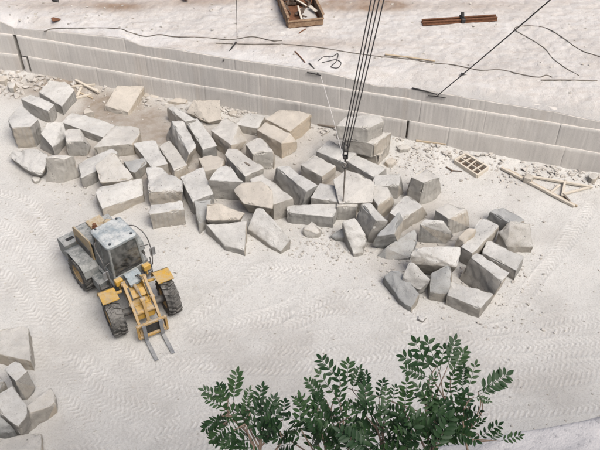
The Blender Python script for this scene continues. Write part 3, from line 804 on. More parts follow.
B('pale tilted block at the right end of the heap', 'stone', [(511.5, 221.5, 1.15), (530, 223, 1.05), (532, 247, .32), (508, 246, .34), (500, 232.5, .65)], extra=[(498, 241, 0), (515, 252, 0), (529, 252, 0)], tan=0.1)
B('oblong block below the pale tilted one at the right end', 'stone', [(483, 252.5), (489, 241), (523, 256), (516, 270)], 0.58)
B('large block with a wide grey left side near the right end', 'stone', [(472.5, 258), (477.5, 253), (509, 271.7), (501.7, 281)], 1.1, lean=(-0.36, -0.05), tan=0.1)
B('flat topped oblong block at the lower right edge of the heap', 'stone', [(448, 295), (452.5, 281.7), (491.7, 294), (480, 307.5)], 0.55)
B('bluish grey slanting block left of the lower right oblong', 'stone_dark', [(431.7, 274, .75), (448, 265, 1.05), (451, 272, .98), (447, 293, .42), (431, 292, .38)])
B('blunt grey block resting on the long dark one at the front', 'stone', [(401.7, 279, .65), (411, 262, 1.12), (414, 264, 1.12), (429, 279, .82), (419, 290, .42)], taper=.85, lean=(0, .2), tan=0.1)
B('long dark block lying lowest at the front of the heap', 'stone_dark', [(385, 276.7, .35), (391.7, 270, .6), (402, 272, .7), (418, 293, .5), (411, 307, .25), (400, 299, .25)])
B('white tapered slab on top of the front blocks', 'stone', [(417, 248, 1.2), (460, 246.7, 1.2), (457, 267, .95), (445, 259, 1.0), (412, 255, 1.0), (412, 264, .7)], taper=.7, lean=(0, .3))
# --- stack by the wall
B('lowest of the three stacked blocks by the wall', 'stone_buff', [(348, 147), (360, 138), (389, 143.5), (378, 154)], 0.62, tan=0.5)
B('middle of the three stacked blocks by the wall', 'stone_warm', [(345.5, 138), (357, 129), (391, 132.5), (374, 143.5)], 1.30, zb=0.61, tan=0.45)
B('topmost of the three stacked blocks by the wall', 'stone_warm', [(337.5, 125.5), (347.5, 116), (379, 115.5), (383, 121), (368, 127.5)], 2.02, zb=1.29, tan=0.45)
# --- loose stones in front
B('small stone alone in front of the long low oblong', 'stone_warm', [(304, 229, .3), (312, 222, .5), (321, 227.5, .42), (318, 233, .25)], extra=[(308, 239, 0)], tan=0.3, name='stone', cat='stone', group='loose stones on the floor')
B('flat grey stone just left of the upright white stone', 'stone_dark', [(330, 236, .15), (343, 227.5, .5), (350, 236, .35), (336, 239, .1)], name='stone', cat='stone', group='loose stones on the floor')
B('upright white stone leaning in front of the brown fronted block', 'stone', [(344, 222.5, .9), (355, 218, 1.0), (365, 237, .62), (363, 252, .15), (354, 253, .15), (349, 240, .45)])
# --- corner heap, lower left
G2 = CORNER
B('broad flat plate at the top of the lower left corner heap', 'stone_warm', [(-18, 336), (20, 326), (27.5, 328), (28, 343), (30, 360), (-18, 350)], 0.55, group=G2)
B('small white topped block under the corner plate', 'stone', [(6, 369), (16, 361.5), (25, 371), (15, 381)], 0.95, extra=[(35, 387, .25), (27, 401, 0)], group=G2, tan=0.2)
B('white rounded block in the middle of the corner heap', 'stone', [(-1, 396, 1.0), (12, 387, 1.05), (25, 406, .95), (26, 413, .9), (17.5, 425, .8), (0, 412, .9)], taper=.9, group=G2)
B('bluish block with a beige front at the right of the corner heap', 'stone_warm', [(28, 406, .65), (50, 389, .60), (54, 396, .5), (54, 404, .45), (32, 412, .62)], extra=[(55, 410, .05), (48, 421, 0), (28, 433, 0)], group=G2, tan=0.35)
B('low slab at the bottom of the corner heap', 'stone_warm', [(-8, 444), (22, 435), (39, 434), (38, 442), (40, 458), (-8, 460)], 0.35, group=G2)
B('dark olive block at the left frame edge of the corner heap', 'stone_dark', [(-22, 388, .8), (-8, 372, .85), (3, 381, .8), (-4, 394, .6)], group=G2)
B('dark block under the white rounded one in the corner heap', 'stone_dark', [(-24, 416, .7), (-6, 410, .75), (8, 424, .5), (14, 431, .3), (-20, 436, .3)], group=G2)
# --- chips
CH = 'loose stones on the floor'
def chip(label, u, v, su, sv, h, mat='stone_warm', seed=0):
    rr = random.Random(seed + int(u * 7 + v))
    top = []
    for k in range(6):
        a = k / 6 * 2 * math.pi + rr.uniform(-.3, .3)
        top.append((u + su * math.cos(a) * rr.uniform(.7, 1), v + sv * math.sin(a) * rr.uniform(.7, 1), h * rr.uniform(.6, 1)))
    return B(label, mat, top, taper=1.05, name='stone_chip', cat='stone', group=CH, tan=0.2, amp=0.5, chip=0.02)
chip('white chip on the floor below the lowest front block', 422, 317, 4.5, 3, 0.18, 'stone')
chip('small chip under the ragged white plate', 36, 178.5, 4, 2.5, 0.18)
chip('pale lump in the rubble at the left wall foot', 11, 85, 5, 3.5, 0.4)
chip('cream lump left of the wall cleft rubble', 2, 78, 5, 3, 0.35, 'stone_buff')
chip('pale lump below the crossed sticks', 88, 111, 5, 3, 0.3, 'stone_buff')
chip('broken slab by the wall right of the tilted plate', 228, 105, 6, 2.5, 0.2, 'stone_buff')
chip('second broken slab by the wall right of the tilted plate', 233, 112, 5, 2.5, 0.18, 'stone_buff')
chip('tan slab at the right foot of the three stacked blocks', 391, 161, 6, 3, 0.2, 'stone_buff')
chip('pale slab right of the stacked blocks near the wall cut', 404, 147, 7, 2.8, 0.22)
chip('cream stone lying across the timber frame', 529, 176.5, 4, 3, 0.3, 'stone_buff')
chip('grey lump at the right edge by the wall foot', 594, 176, 5, 3.2, 0.3)
chip('thin cream flake on the wall foot right of the dirt patch', 154, 96, 5, 2, 0.14, 'stone_buff')
chip('cream block fragment at the wall foot by the dirt patch', 147, 95, 3, 2, 0.2, 'stone_buff')
chip('flat pale slab left of the first broken slab by the wall', 252, 109, 6, 2.2, 0.16)

# rubble nobody could count: one object
def rubble(name, label, spots, seed, smin, smax, mat):
    rr = random.Random(seed)
    bm = bmesh.new()
    for (p, k) in spots:
        s = rr.uniform(smin, smax) * k
        v = [bm.verts.new(p + Vector((math.cos(a) * s * q, math.sin(a) * s * q * rr.uniform(.6, 1), rr.uniform(-.25, .75) * s * .8))) for a, q in [(rr.uniform(0, 6.283), rr.uniform(.45, .8)) for _ in range(10)]]
        r = bmesh.ops.convex_hull(bm, input=v)
        bmesh.ops.delete(bm, geom=[g for g in r['geom_interior'] if isinstance(g, bmesh.types.BMVert)], context='VERTS')
    lay = bm.faces.layers.float.new('rind')
    for f in bm.faces: f[lay] = rr.random() * 0.5
    o = from_bm(name, bm, M[mat])
    return tag(o, label, 'rubble', kind='stuff')
rr = random.Random(4)
spots = []
for _ in range(650):
    x = rr.uniform(-19, 16); d = abs(rr.gauss(0, 0.7)) + 0.25
    if rr.random() > 0.35 + 0.65 * (noise.noise(Vector((x * 0.4, 3, 1))) > -0.05): continue
    y = float(W(x)) - d
    spots.append((Vector((x, y, zfloor(x, y))), 1.0 if d < 0.9 else 0.6))
for _ in range(900):
    u = rr.uniform(20, 545); v = 100 + (u - 20) * 0.27 + rr.gauss(45, 34)
    p = PF(u, v)
    if p.y > float(W(p.x)) - 0.3: continue
    spots.append((p, 0.55))
for _ in range(170):
    p = PF(rr.gauss(345, 26), rr.gauss(243, 9)); spots.append((p, 0.5))
for _ in range(160):
    p = PF(rr.gauss(235, 18), rr.gauss(109, 4)); spots.append((p, 0.8))
for _ in range(220):
    p = PF(rr.gauss(410, 22), rr.gauss(158, 8)); spots.append((p, 0.5))
for _ in range(130):
    p = PF(rr.gauss(540, 34), rr.gauss(176, 7))
    if p.y < float(W(p.x)) - 0.25: spots.append((p, 0.7))
for _ in range(160):
    p = PF(rr.gauss(6, 16), rr.gauss(82, 6))
    if p.y < float(W(p.x)) - 0.25: spots.append((p, 1.3))
for _ in range(500):
    p = PF(rr.uniform(0, 600), rr.uniform(170, 440)); spots.append((p, 0.32))
rubble('rubble', 'scattered grey and cream rubble along the wall foot and among the blocks', spots, 3, 0.07, 0.24, 'rubble')
spots = []
for _ in range(200):
    u = rr.uniform(-10, 610); v = rr.uniform(2, 20 + u * 0.13)
    p = PT(u, v)
    if p.y > float(W(p.x)) + 0.4: spots.append((p, 0.5))
rubble('terrace_rubble', 'small stones strewn over the upper terrace', spots, 8, 0.06, 0.26, 'rubble')

# ------------------------------------------------------------------ wheel loader
tl, tr_ = P(115.5, 318, 0.78), P(168, 294.5, 0.78)
axm = (tl + tr_) / 2
ax_dir = (tl - tr_); ax_dir.z = 0; ax_dir.normalize()              # towards the machine's own right-hand side
head = Vector((ax_dir.y, -ax_dir.x, 0))
tipm = P(163, 355, 0.1)
if (tipm - axm).dot(head) < 0: head = -head
hf, hr = math.radians(-61), math.radians(-49.5)                   # headings of the front and the rear half (articulated)
LRZ = hr - math.pi / 2
art = axm - 1.28 * Vector((math.cos(hf), math.sin(hf), 0))
axm0 = art + 1.28 * Vector((math.cos(hr), math.sin(hr), 0))
gl = zfloor(axm.x, axm.y)
LD = empty('wheel_loader', (axm0.x, axm0.y, gl + 0.0), LRZ)
FRONT = []
FR = Matrix.Translation((0, -1.28, 0)) @ Matrix.Rotation(hf - hr, 4, 'Z') @ Matrix.Translation((0, 1.28, 0))
tag(LD, 'dusty yellow and grey wheel loader with two forks parked on the open floor', 'wheel loader')

def part(name, bm, mat, parent=LD, smooth=30):
    bmesh.ops.recalc_face_normals(bm, faces=bm.faces)
    return from_bm(name, bm, M[mat], parent, smooth)
def NB(): return bmesh.new()

TR, TW, TX_, RX = 0.78, 0.56, 1.11, -3.15                     # tyre radius, width, half track, rear axle y
def lathe_x(bm, prof, n=40, x0=0.0):
    rings = []
    for (x, r) in prof:
        rings.append([bm.verts.new((x0 + x, r * math.sin(2 * math.pi * k / n), r * math.cos(2 * math.pi * k / n))) for k in range(n)])
    for a, b in zip(rings, rings[1:]):
        for k in range(n):
            j = (k + 1) % n
            bm.faces.new((a[k], a[j], b[j], b[k]))
    return rings
def make_wheel():
    bm = NB(); h = TW / 2
    lathe_x(bm, [(-h * .80, .42), (-h * .98, .50), (-h, .60), (-h * .93, .69), (-h * .70, .715), (0, .725), (h * .70, .715), (h * .93, .69), (h, .60), (h * .98, .50), (h * .80, .42), (-h * .80, .42)])
    nl = 19
    for k in range(nl):
        for s in (-1, 1):
            a = 2 * math.pi * (k + (0.5 if s > 0 else 0)) / nl
            # a swept lug from the centre line to the shoulder
            for q, (xa, xb, da, db) in enumerate(((0.01, 0.15, 0.0, 0.08), (0.14, h * .97, 0.075, 0.16))):
                A = []
                for (x, dd) in ((xa, da), (xb, db)):
                    for wv in (-.052, .052):
                        for r in (.70 if x < .25 else .62, TR if x < .25 else TR - .035):
                            t = a + dd + wv
                            A.append(bm.verts.new((s * x, r * math.sin(t), r * math.cos(t))))
                bmesh.ops.convex_hull(bm, input=A)
    tyre = bpy.data.meshes.new('tyre'); bmesh.ops.recalc_face_normals(bm, faces=bm.faces); bm.to_mesh(tyre); bm.free()
    tyre.materials.append(M['tyre'])
    bm = NB()
    lathe_x(bm, [(-.20, .0001), (-.20, .40), (-.235, .43), (-.20, .43), (.10, .36), (.10, .22), (.17, .20), (.17, .0001)], 28)
    for k in range(10):
        a = 2 * math.pi * k / 10
        bm_cyl(bm, (.10, .29 * math.sin(a), .29 * math.cos(a)), (.135, .29 * math.sin(a), .29 * math.cos(a)), .022, n=6)
    lathe_x(bm, [(.20, .40), (.235, .43), (.20, .43), (.09, .37)], 28)
    rim = bpy.data.meshes.new('rim'); bmesh.ops.recalc_face_normals(bm, faces=bm.faces); bm.to_mesh(rim); bm.free()
    rim.materials.append(M['arm'])
    return tyre, rim
tyre_me, rim_me = make_wheel()
for (sx, yy) in ((-1, 0), (1, 0), (-1, RX), (1, RX)):
    wv = bpy.data.objects.new('wheel', tyre_me); COL.objects.link(wv); wv.parent = LD
    wv.location = (sx * TX_, yy, TR); wv.rotation_euler = (random.Random(yy + sx).uniform(0, 3), 0, 0 if sx > 0 else math.pi)
    if yy == 0: FRONT.append(wv)
    rm = bpy.data.objects.new('rim', rim_me); COL.objects.link(rm); rm.parent = wv
for yy in (RX, 0):
    bm = NB()
    bm_cyl(bm, (-TX_ + .1, yy, TR), (TX_ - .1, yy, TR), .15); bm_box(bm, (0, yy, TR), (.5, .5, .45), None, .06)
    part('axle', bm, 'dark')
FRONT.append(LD.children[-1] if False else bpy.data.objects['axle.001'])
nfront = set(LD.children)
# front frame
bm = NB()
bm_box(bm, (0, -.30, .82), (.74, 1.55, .50), None, .03)
for s in (-1, 1):
    bm_prism(bm, [(-1.05, .6), (.15, .6), (.25, 1.05), (-.35, 1.72), (-.72, 1.72), (-1.0, 1.2)], s * .30, s * .36)
bm_box(bm, (0, -.55, 1.22), (.60, .55, .10), None, .015); bm_box(bm, (0, .05, 1.10), (.60, .30, .05), None, .01)
part('front_frame', bm, 'yellow')
bm = NB(); bm_box(bm, (0, -.22, 1.33), (.58, .34, .05), Matrix.Rotation(math.radians(-22), 3, 'X'), .01)
part('cover_plate', bm, 'yellow')
# fenders
for s in (-1, 1):
    bm = NB()
    x0, x1 = (s * .78, s * 1.42)
    pr = [(-.92, 1.22), (-.80, 1.52), (-.60, 1.68), (.06, 1.70), (.06, 1.66), (-.59, 1.635), (-.765, 1.49), (-.88, 1.21)]
    bm_prism(bm, pr, min(x0, x1), max(x0, x1))
    bm_box(bm, (s * .66, -.5, 1.45), (.26, .10, .08), None, .01)
    part('fender', bm, 'yellow')
# lift arms
for s in (-1, 1):
    bm = NB()
    pr = [(-.62, 1.80), (-.46, 1.83), (.35, 1.38), (.98, .72), (1.28, .42), (1.25, .24), (1.08, .26), (.72, .66), (.15, 1.14), (-.50, 1.55), (-.66, 1.62)]
    pr = [(-.55 + (a + .55) * .90, b) for a, b in pr]
    bm_prism(bm, pr, s * .42 - .05, s * .42 + .05)
    for (y, z) in ((-.55, 1.70), (1.01, .33), (.17, 1.27)):
        bm_cyl(bm, (s * .42 - .085, y, z), (s * .42 + .085, y, z), .085)
    part('lift_arm', bm, 'arm')
    bm = NB()
    bm_cyl(bm, (s * .44 - s * .10, -.62, .98), (s * .34, .02, 1.10), .065)
    cyl = part('lift_cylinder', bm, 'arm')
    bm = NB(); bm_cyl(bm, (s * .34, .0, 1.10), (s * .36, .52, 1.06), .036)
    part('rod', bm, 'chrome', cyl)
bm = NB(); bm_cyl(bm, (-.40, .44, .98), (.40, .44, .98), .10)
part('cross_tube', bm, 'arm')
bm = NB()
bm_prism(bm, [(.30, 1.58), (.42, 1.56), (.60, 1.02), (.72, .56), (.60, .52), (.46, .92)], -.06, .06)
bm_cyl(bm, (-.10, .36, 1.52), (.10, .36, 1.52), .08); bm_cyl(bm, (-.10, .66, .56), (.10, .66, .56), .07)
part('tilt_lever', bm, 'arm')
bm = NB(); bm_cyl(bm, (0, -.85, 1.36), (0, -.12, 1.50), .075)
tc = part('tilt_cylinder', bm, 'arm')
bm = NB(); bm_cyl(bm, (0, -.14, 1.50), (0, .36, 1.52), .04)
part('rod', bm, 'chrome', tc)
bm = NB()
for k, (xa, xb) in enumerate(((-.20, -.34), (-.14, -.36), (.16, .34), (.22, .30))):
    bm_tube(bm, spline([(xa, -1.05, 1.30), (xa * 1.3, -.75, 1.72), (xb, -.3, 1.66), (xb, .1, 1.36)], 6), .022, 6)
part('hydraulic_hose', bm, 'dark')
# fork carriage
bm = NB()
bm_box(bm, (0, 1.06, .92), (1.22, .10, .11), None, .015)
bm_box(bm, (0, 1.08, .30), (1.22, .10, .12), None, .015)
for s in (-1, 1):
    for q in (-.115, .115):
        bm_prism(bm, [(.88, .22), (1.14, .22), (1.14, .98), (1.02, 1.0), (.84, .62)], s * .42 + q - .015, s * .42 + q + .015)
    bm_box(bm, (s * .57, 1.07, .61), (.08, .08, .56), None, .01)
fc = part('fork_carriage', bm, 'arm')
bm = NB(); bm_box(bm, (0, 1.035, .61), (.60, .03, .52))
part('backing_plate', bm, 'black', fc)
for s in (-1, 1):
    bm = NB()
    bm_prism(bm, [(1.13, .97), (1.19, .97), (1.205, .17), (2.18, .085), (2.18, .065), (1.18, .06), (1.13, .12)], s * .33 - .07, s * .33 + .07)
    part('fork', bm, 'fork')
FRONT += [o for o in LD.children if o not in nfront]
for o in FRONT: o.matrix_local = FR @ (Matrix.Translation(o.location) @ o.rotation_euler.to_matrix().to_4x4())
# articulation and rear frame
bm = NB()
bm_cyl(bm, (0, -1.28, .55), (0, -1.28, 1.25), .16); bm_box(bm, (0, -1.28, .65), (.62, .42, .12), None, .02); bm_box(bm, (0, -1.28, 1.12), (.55, .42, .10), None, .02)
part('articulation_joint', bm, 'dark')
bm = NB()
bm_box(bm, (0, -2.95, .88), (1.02, 3.1, .52), None, .03)
part('rear_frame', bm, 'grey')
bm = NB()
bm_prism(bm, [(-5.02, .70), (-5.05, 1.30), (-4.95, 1.40), (-4.30, 1.40), (-4.28, .62), (-4.9, .60)], -1.18, 1.18)
cw = part('counterweight', bm, 'grey')
for s in (-1, 1):
    bm = NB(); bm_box(bm, (s * .80, -4.60, 1.407), (.34, .16, .02)); part('recess', bm, 'black', cw)
    bm = NB(); bm_box(bm, (s * .92, -5.055, 1.05), (.26, .03, .14)); part('tail_light', bm, 'seat', cw)
for s in (-1, 1):
    bm = NB()
    pr = [(-2.28, 1.18), (-2.36, 1.50), (-2.60, 1.68), (-3.60, 1.70), (-3.85, 1.58), (-4.10, 1.40), (-4.10, 1.35), (-3.80, 1.52), (-3.56, 1.65), (-2.62, 1.63), (-2.40, 1.47), (-2.33, 1.17)]
    bm_prism(bm, pr, min(s * .70, s * 1.36), max(s * .70, s * 1.36))
    part('rear_fender', bm, 'grey')
    bm = NB(); bm_box(bm, (s * .86, -2.00, .98), (.52, .62, .52), None, .04)
    bm_box(bm, (s * 1.00, -1.80, .55), (.36, .34, .04), None, .01); bm_box(bm, (s * 1.00, -1.64, .80), (.36, .05, .04)); 
    part('side_tank', bm, 'grey')
# engine hood
bm = NB()
bm_prism(bm, [(-4.40, 1.2), (-4.42, 2.02), (-4.25, 2.14), (-2.66, 2.20), (-2.62, 1.2)], -.56, .56)
hood = part('hood', bm, 'grey')
bm = NB(); bm_box(bm, (-.16, -3.05, 2.24), (.74, .62, .12), None, .02); bm_box(bm, (-.20, -3.86, 2.21), (.66, .66, .12), None, .02)
part('hood_panel', bm, 'tan', hood)
bm = NB(); bm_cyl(bm, (-.40, -3.16, 2.25), (-.40, -3.16, 2.62), .17, n=18); bm_cyl(bm, (-.40, -3.16, 2.62), (-.40, -3.16, 2.70), .20, .12, n=18)
part('air_cleaner', bm, 'tan', hood)
bm = NB(); bm_cyl(bm, (.14, -3.25, 2.2), (.14, -3.25, 2.78), .075); bm_cyl(bm, (.14, -3.25, 2.40), (.14, -3.25, 2.66), .11)
part('exhaust', bm, 'rust', hood)
bm = NB(); bm_box(bm, (.20, -2.82, 2.27), (.30, .30, .12), None, .01)
part('open_bay', bm, 'black', hood)
bm = NB()
for k in range(6): bm_box(bm, (0, -4.43, 1.40 + k * .10), (.80, .03, .035))
part('rear_grille', bm, 'dark', hood)
bm = NB()
bm_prism(bm, [(-4.05, 1.62), (-4.05, 2.42), (-3.95, 2.52), (-2.60, 2.66), (-2.55, 1.70)], .70, .76)
hd = part('engine_door', bm, 'tan')
tag(hd, 'tan engine side door standing open')
bm = NB(); bm_box(bm, (.772, -3.30, 1.92), (.03, 1.20, .34))
part('door_lower_panel', bm, 'dark', hd)
# cab
cab = NB(); bm_box(cab, (0, -1.82, 1.36), (1.50, 1.46, .16), None, .03)
cab = part('cab_floor', cab, 'grey')
x0c, x1c, yf, yb, zb_, zt_ = -.66, .66, -1.10, -2.52, 1.44, 3.16
cor = [(x0c, yf), (x1c, yf), (x1c, yb), (x0c, yb)]
for k, (x, y) in enumerate(cor):
    bm = NB(); xt = x * .87; yt = y - .14 if y == yf else y + .10
    bm_bar(bm, (x, y, zb_), (xt, yt, zt_), .085, .10, .012, up=(0, 1, 0))
    part('cab_pillar', bm, 'grey')
for s in (-1, 1):
    bm = NB(); bm_bar(bm, (s * .65, -1.86, zb_), (s * .575, -1.90, zt_), .06, .07, .01, up=(0, 1, 0))
    part('cab_pillar', bm, 'grey')
bm = NB()                                                           # lower panels
bm_box(bm, (0, yb + .02, 1.80), (1.26, .05, .74), None, .01)
for s in (-1, 1): bm_box(bm, (s * .64, -2.20, 1.80), (.05, .60, .72), None, .01); bm_box(bm, (s * .65, -1.48, 1.66), (.05, .66, .42), None, .01)
bm_box(bm, (0, yf + .0, 1.60), (1.26, .05, .32), None, .01)
part('cab_panel', bm, 'grey')
bm = NB()                                                           # roof, rounded corners, slight crown
rp = []
for (cx0, cy0, a0) in ((.50, -1.32, 0), (-.50, -1.32, 90), (-.50, -2.36, 180), (.50, -2.36, 270)):
    for k in range(5):
        a = math.radians(a0 + k * 22.5); rp.append((cx0 + .16 * math.cos(a), cy0 + .16 * math.sin(a)))
lo = [bm.verts.new((x * .97, (y + 1.84) * .97 - 1.84, 3.12)) for x, y in rp]
md = [bm.verts.new((x, y, 3.17)) for x, y in rp]; m2 = [bm.verts.new((x, y, 3.25)) for x, y in rp]
hi = [bm.verts.new((x * .90, (y + 1.84) * .90 - 1.84, 3.31)) for x, y in rp]
for a, b in ((lo, md), (md, m2), (m2, hi)):
    for k in range(20): bm.faces.new((a[k], a[(k + 1) % 20], b[(k + 1) % 20], b[k]))
bm.faces.new(lo[::-1]); bm.faces.new(hi)
roof = part('cab_roof', bm, 'roof')
for (x, y) in ((-.46, -1.30), (.46, -1.30), (-.46, -2.38), (.46, -2.38)):
    bm = NB(); bm_cyl(bm, (x, y, 3.29), (x, y, 3.335), .05, n=12); part('roof_cap', bm, 'lamp', roof)
for (nm, q) in (('windshield', [(-.60, -1.10, 1.76), (.60, -1.10, 1.76), (.53, -1.23, 3.12), (-.53, -1.23, 3.12)]),
                ('rear_window', [(-.60, -2.48, 2.18), (.60, -2.48, 2.18), (.53, -2.43, 3.12), (-.53, -2.43, 3.12)])) + tuple(
                ('side_window', [(s_ * .655, a, z0), (s_ * .655, b, z0), (s_ * .58, b + .02, 3.12), (s_ * .58, a - .06, 3.12)]) for s_ in (1, -1) for a, b, z0 in ((-1.18, -1.80, 1.90), (-1.92, -2.42, 2.18))):
    bm = NB(); c = Vector((0, -1.8, 2.3)); f = [bm.verts.new(p) for p in q]
    nn = (Vector(q[1]) - Vector(q[0])).cross(Vector(q[3]) - Vector(q[0])).normalized() * .008
    g = [bm.verts.new(Vector(p) + nn) for p in q]
    bm.faces.new(f); bm.faces.new(g[::-1])
    for k in range(4): bm.faces.new((f[k], g[k], g[(k + 1) % 4], f[(k + 1) % 4]))
    part(nm, bm, 'glass', smooth=None)
bm = NB(); bm_box(bm, (0, -2.08, 1.78), (.50, .50, .14), None, .04); bm_box(bm, (0, -2.32, 2.14), (.48, .12, .66), Matrix.Rotation(math.radians(8), 3, 'X'), .04); bm_box(bm, (0, -2.10, 1.58), (.36, .36, .28))
part('operator_seat', bm, 'seat')
bm = NB(); bm_cyl(bm, (0, -1.40, 1.45), (0, -1.55, 2.05), .04); 
bm_tube(bm, [(.19 * math.cos(a), -1.57 + .16 * math.sin(a), 2.08 + .09 * math.sin(a)) for a in [k * 2 * math.pi / 18 for k in range(19)]], .018, 6)
bm_box(bm, (0, -1.24, 1.86), (1.1, .16, .18), None, .03)
part('steering_column', bm, 'black')
# deck in front of the cab, handrails, mirror frames, ladder
bm = NB(); bm_prism(bm, [(-1.08, 1.30), (-1.08, 1.74), (-.98, 1.76), (-.60, 1.50), (-.60, 1.40), (-1.0, 1.28)], -.30, .30)
part('front_deck', bm, 'deck')
bm = NB(); bm_box(bm, (.0, -1.02, 2.02), (1.0, .03, .05)); bm_bar(bm, (-.4, -1.06, 1.82), (.30, -1.10, 2.25), .02, .03)
part('wiper', bm, 'black')
for s in (-1, 1):
    bm = NB()
    bm_tube(bm, spline([(s * .60, -2.10, 3.05), (s * .88, -1.75, 3.12), (s * .98, -1.15, 2.95), (s * .98, -.92, 2.3), (s * .92, -.92, 1.62)], 7), .022, 6)
    bm_tube(bm, [(s * .68, -1.20, 2.55), (s * .97, -1.05, 2.60)], .018, 6)
    part('handrail', bm, 'dark')
    bm = NB()
    x, y, z = s * 1.02, -.92, 2.28
    for (a, b) in (((-.10, -.2), (.10, -.2)), ((.10, -.2), (.10, .2)), ((.10, .2), (-.10, .2)), ((-.10, .2), (-.10, -.2))):
        bm_tube(bm, [(x + a[0], y, z + a[1]), (x + b[0], y, z + b[1])], .018, 6)
    bm_box(bm, (x, y - .015, z), (.17, .012, .36))
    part('mirror', bm, 'fork')
    bm = NB(); bm_box(bm, (s * .62, -.88, 1.72), (.30, .22, .26), None, .02); bm_bar(bm, (s * .62, -.9, 1.3), (s * .62, -.9, 1.6), .06, .06)
    part('headlight', bm, 'yellow')
    bm = NB()
    for k in range(3): bm_box(bm, (s * .98, -1.55, .50 + k * .30), (.34, .16, .035), None, .008)
    for q in (-.17, .17): bm_bar(bm, (s * .98 + q, -1.55, .42), (s * .98 + q, -1.55, 1.38), .03, .03)
    part('ladder', bm, 'dark')

# ------------------------------------------------------------------ crane hook, ropes and sling
sl0 = P(343, 203.5, 0.84)
def z_at(pt, v):
    lo_, hi_ = pt.z, pt.z + 12
    for _ in range(50):
        m = (lo_ + hi_) / 2; d = Vector((pt.x, pt.y, m)) - cC
        vv = 225 - FPX * d.dot(cU) / d.dot(cF)
        if vv > v: lo_ = m
        else: hi_ = m
    return lo_
zh0, zh1, zh2 = z_at(sl0, 170), z_at(sl0, 157), z_at(sl0, 146)
hx0, hy0 = sl0.x, sl0.y
def solve_x(u, y, z):
    d = Vector((0, y, z)) - cC
    return (u - 300) * d.dot(cF) / FPX
ztopR = z_at(Vector((hx0, hy0, zh2)), -30)
HK = empty('crane_hook', (hx0, hy0, zh0))
tag(HK, 'black crane hook block hanging over the middle of the heap', 'crane hook')
hb = NB()
for s in (-1, 1): bm_box(hb, (s * .085, 0, (zh1 + zh2) / 2 - zh0 + .05), (.03, .34, zh2 - zh1 + .06), None, .012)
bm_box(hb, (0, 0, zh1 - zh0), (.22, .20, .16), None, .03)
from_bm('hook_block', hb, M['black'], HK, 30)
hb = NB(); bm_cyl(hb, (-.07, 0, zh2 - zh0 - .12), (.07, 0, zh2 - zh0 - .12), .17, n=20)
from_bm('sheave', hb, M['dark'], HK, 30)
hb = NB()
hk = [(0, 0, zh1 - zh0 - .05), (0, 0, zh1 - zh0 - .22)] + [(.15 * math.sin(a), 0, .12 + zh1 - zh0 - .52 + .15 * math.cos(a)) for a in [0.5 + k * .42 for k in range(10)]]
bm_tube(hb, hk, [.05, .05] + [.055, .06, .068, .075, .08, .078, .07, .06, .045, .025], 9)
from_bm('hook', hb, M['dark'], HK, 60)
for (ub, ut, dy) in ((341.5, 377, -.05), (344, 381.5, .06), (346.5, 385.5, -.05), (349, 391, .05)):
    rb = NB()
    xb = solve_x(ub, hy0 + dy, zh2 - .1); xt = solve_x(ut, hy0 + dy, ztopR)
    bm_tube(rb, [(xb, hy0 + dy, zh2 - .1), (xt, hy0 + dy, ztopR), (xt + (xt - xb) * .4, hy0 + dy, ztopR + (ztopR - zh2) * .4)], .024, 7)
    o = from_bm('hoist_rope', rb, M['rope'], HK, 60); o.location = (-hx0, -hy0, -zh0)
rb = NB()
bm_tube(rb, [(hx0 + .01, hy0, zh0 + .28), (hx0 + .015, hy0, zh0 - .3), (hx0, hy0, sl0.z + .0)], [.05, .04, .028], 7)
SLG = from_bm('sling_chain', rb, M['hose'], None, 60); tag(SLG, 'grey sling chain hanging from the crane hook onto the sloping slab', 'chain')

def rope3(name, label, pts, r, mat, cat='cable', group=None, n=8, seg=10):
    bm = NB()
    bm_tube(bm, spline([tuple(p) for p in pts], seg) if len(pts) > 2 else pts, r, n)
    return tag(from_bm(name, bm, M[mat], None, 60), label, cat, group)
# pale tag line from an anchor on the wall edge to the hook
anc = on_wall(321, 76.5, 0.05)
pt = [anc, (anc * .5 + Vector((hx0, hy0, zh1)) * .5) + Vector((0, 0, -.12)), Vector((hx0 - .1, hy0, zh1))]
rope3('tag_line', 'thin pale rope running from the wall edge to the crane hook', pt, .014, 'pale_rope', 'rope')
# guy wire at the right
ga = on_wall(437, 96, .06); g1 = PD(552, -2, 26); g1 = ga + (g1 - ga) * 1.25
rope3('guy_wire', 'taut dark guy wire slanting up from the wall edge at right', [ga, ga * .5 + g1 * .5 + Vector((0, 0, -.03)), g1], .024, 'rope')
gb = PT(237, 42); g2 = PD(236.5, -6, 28)
rope3('guy_wire', 'thin upright wire left of the scrap box', [gb, gb * .5 + g2 * .5 + Vector((0, 0, -.02)), gb + (g2 - gb) * 1.3], .014, 'rope')
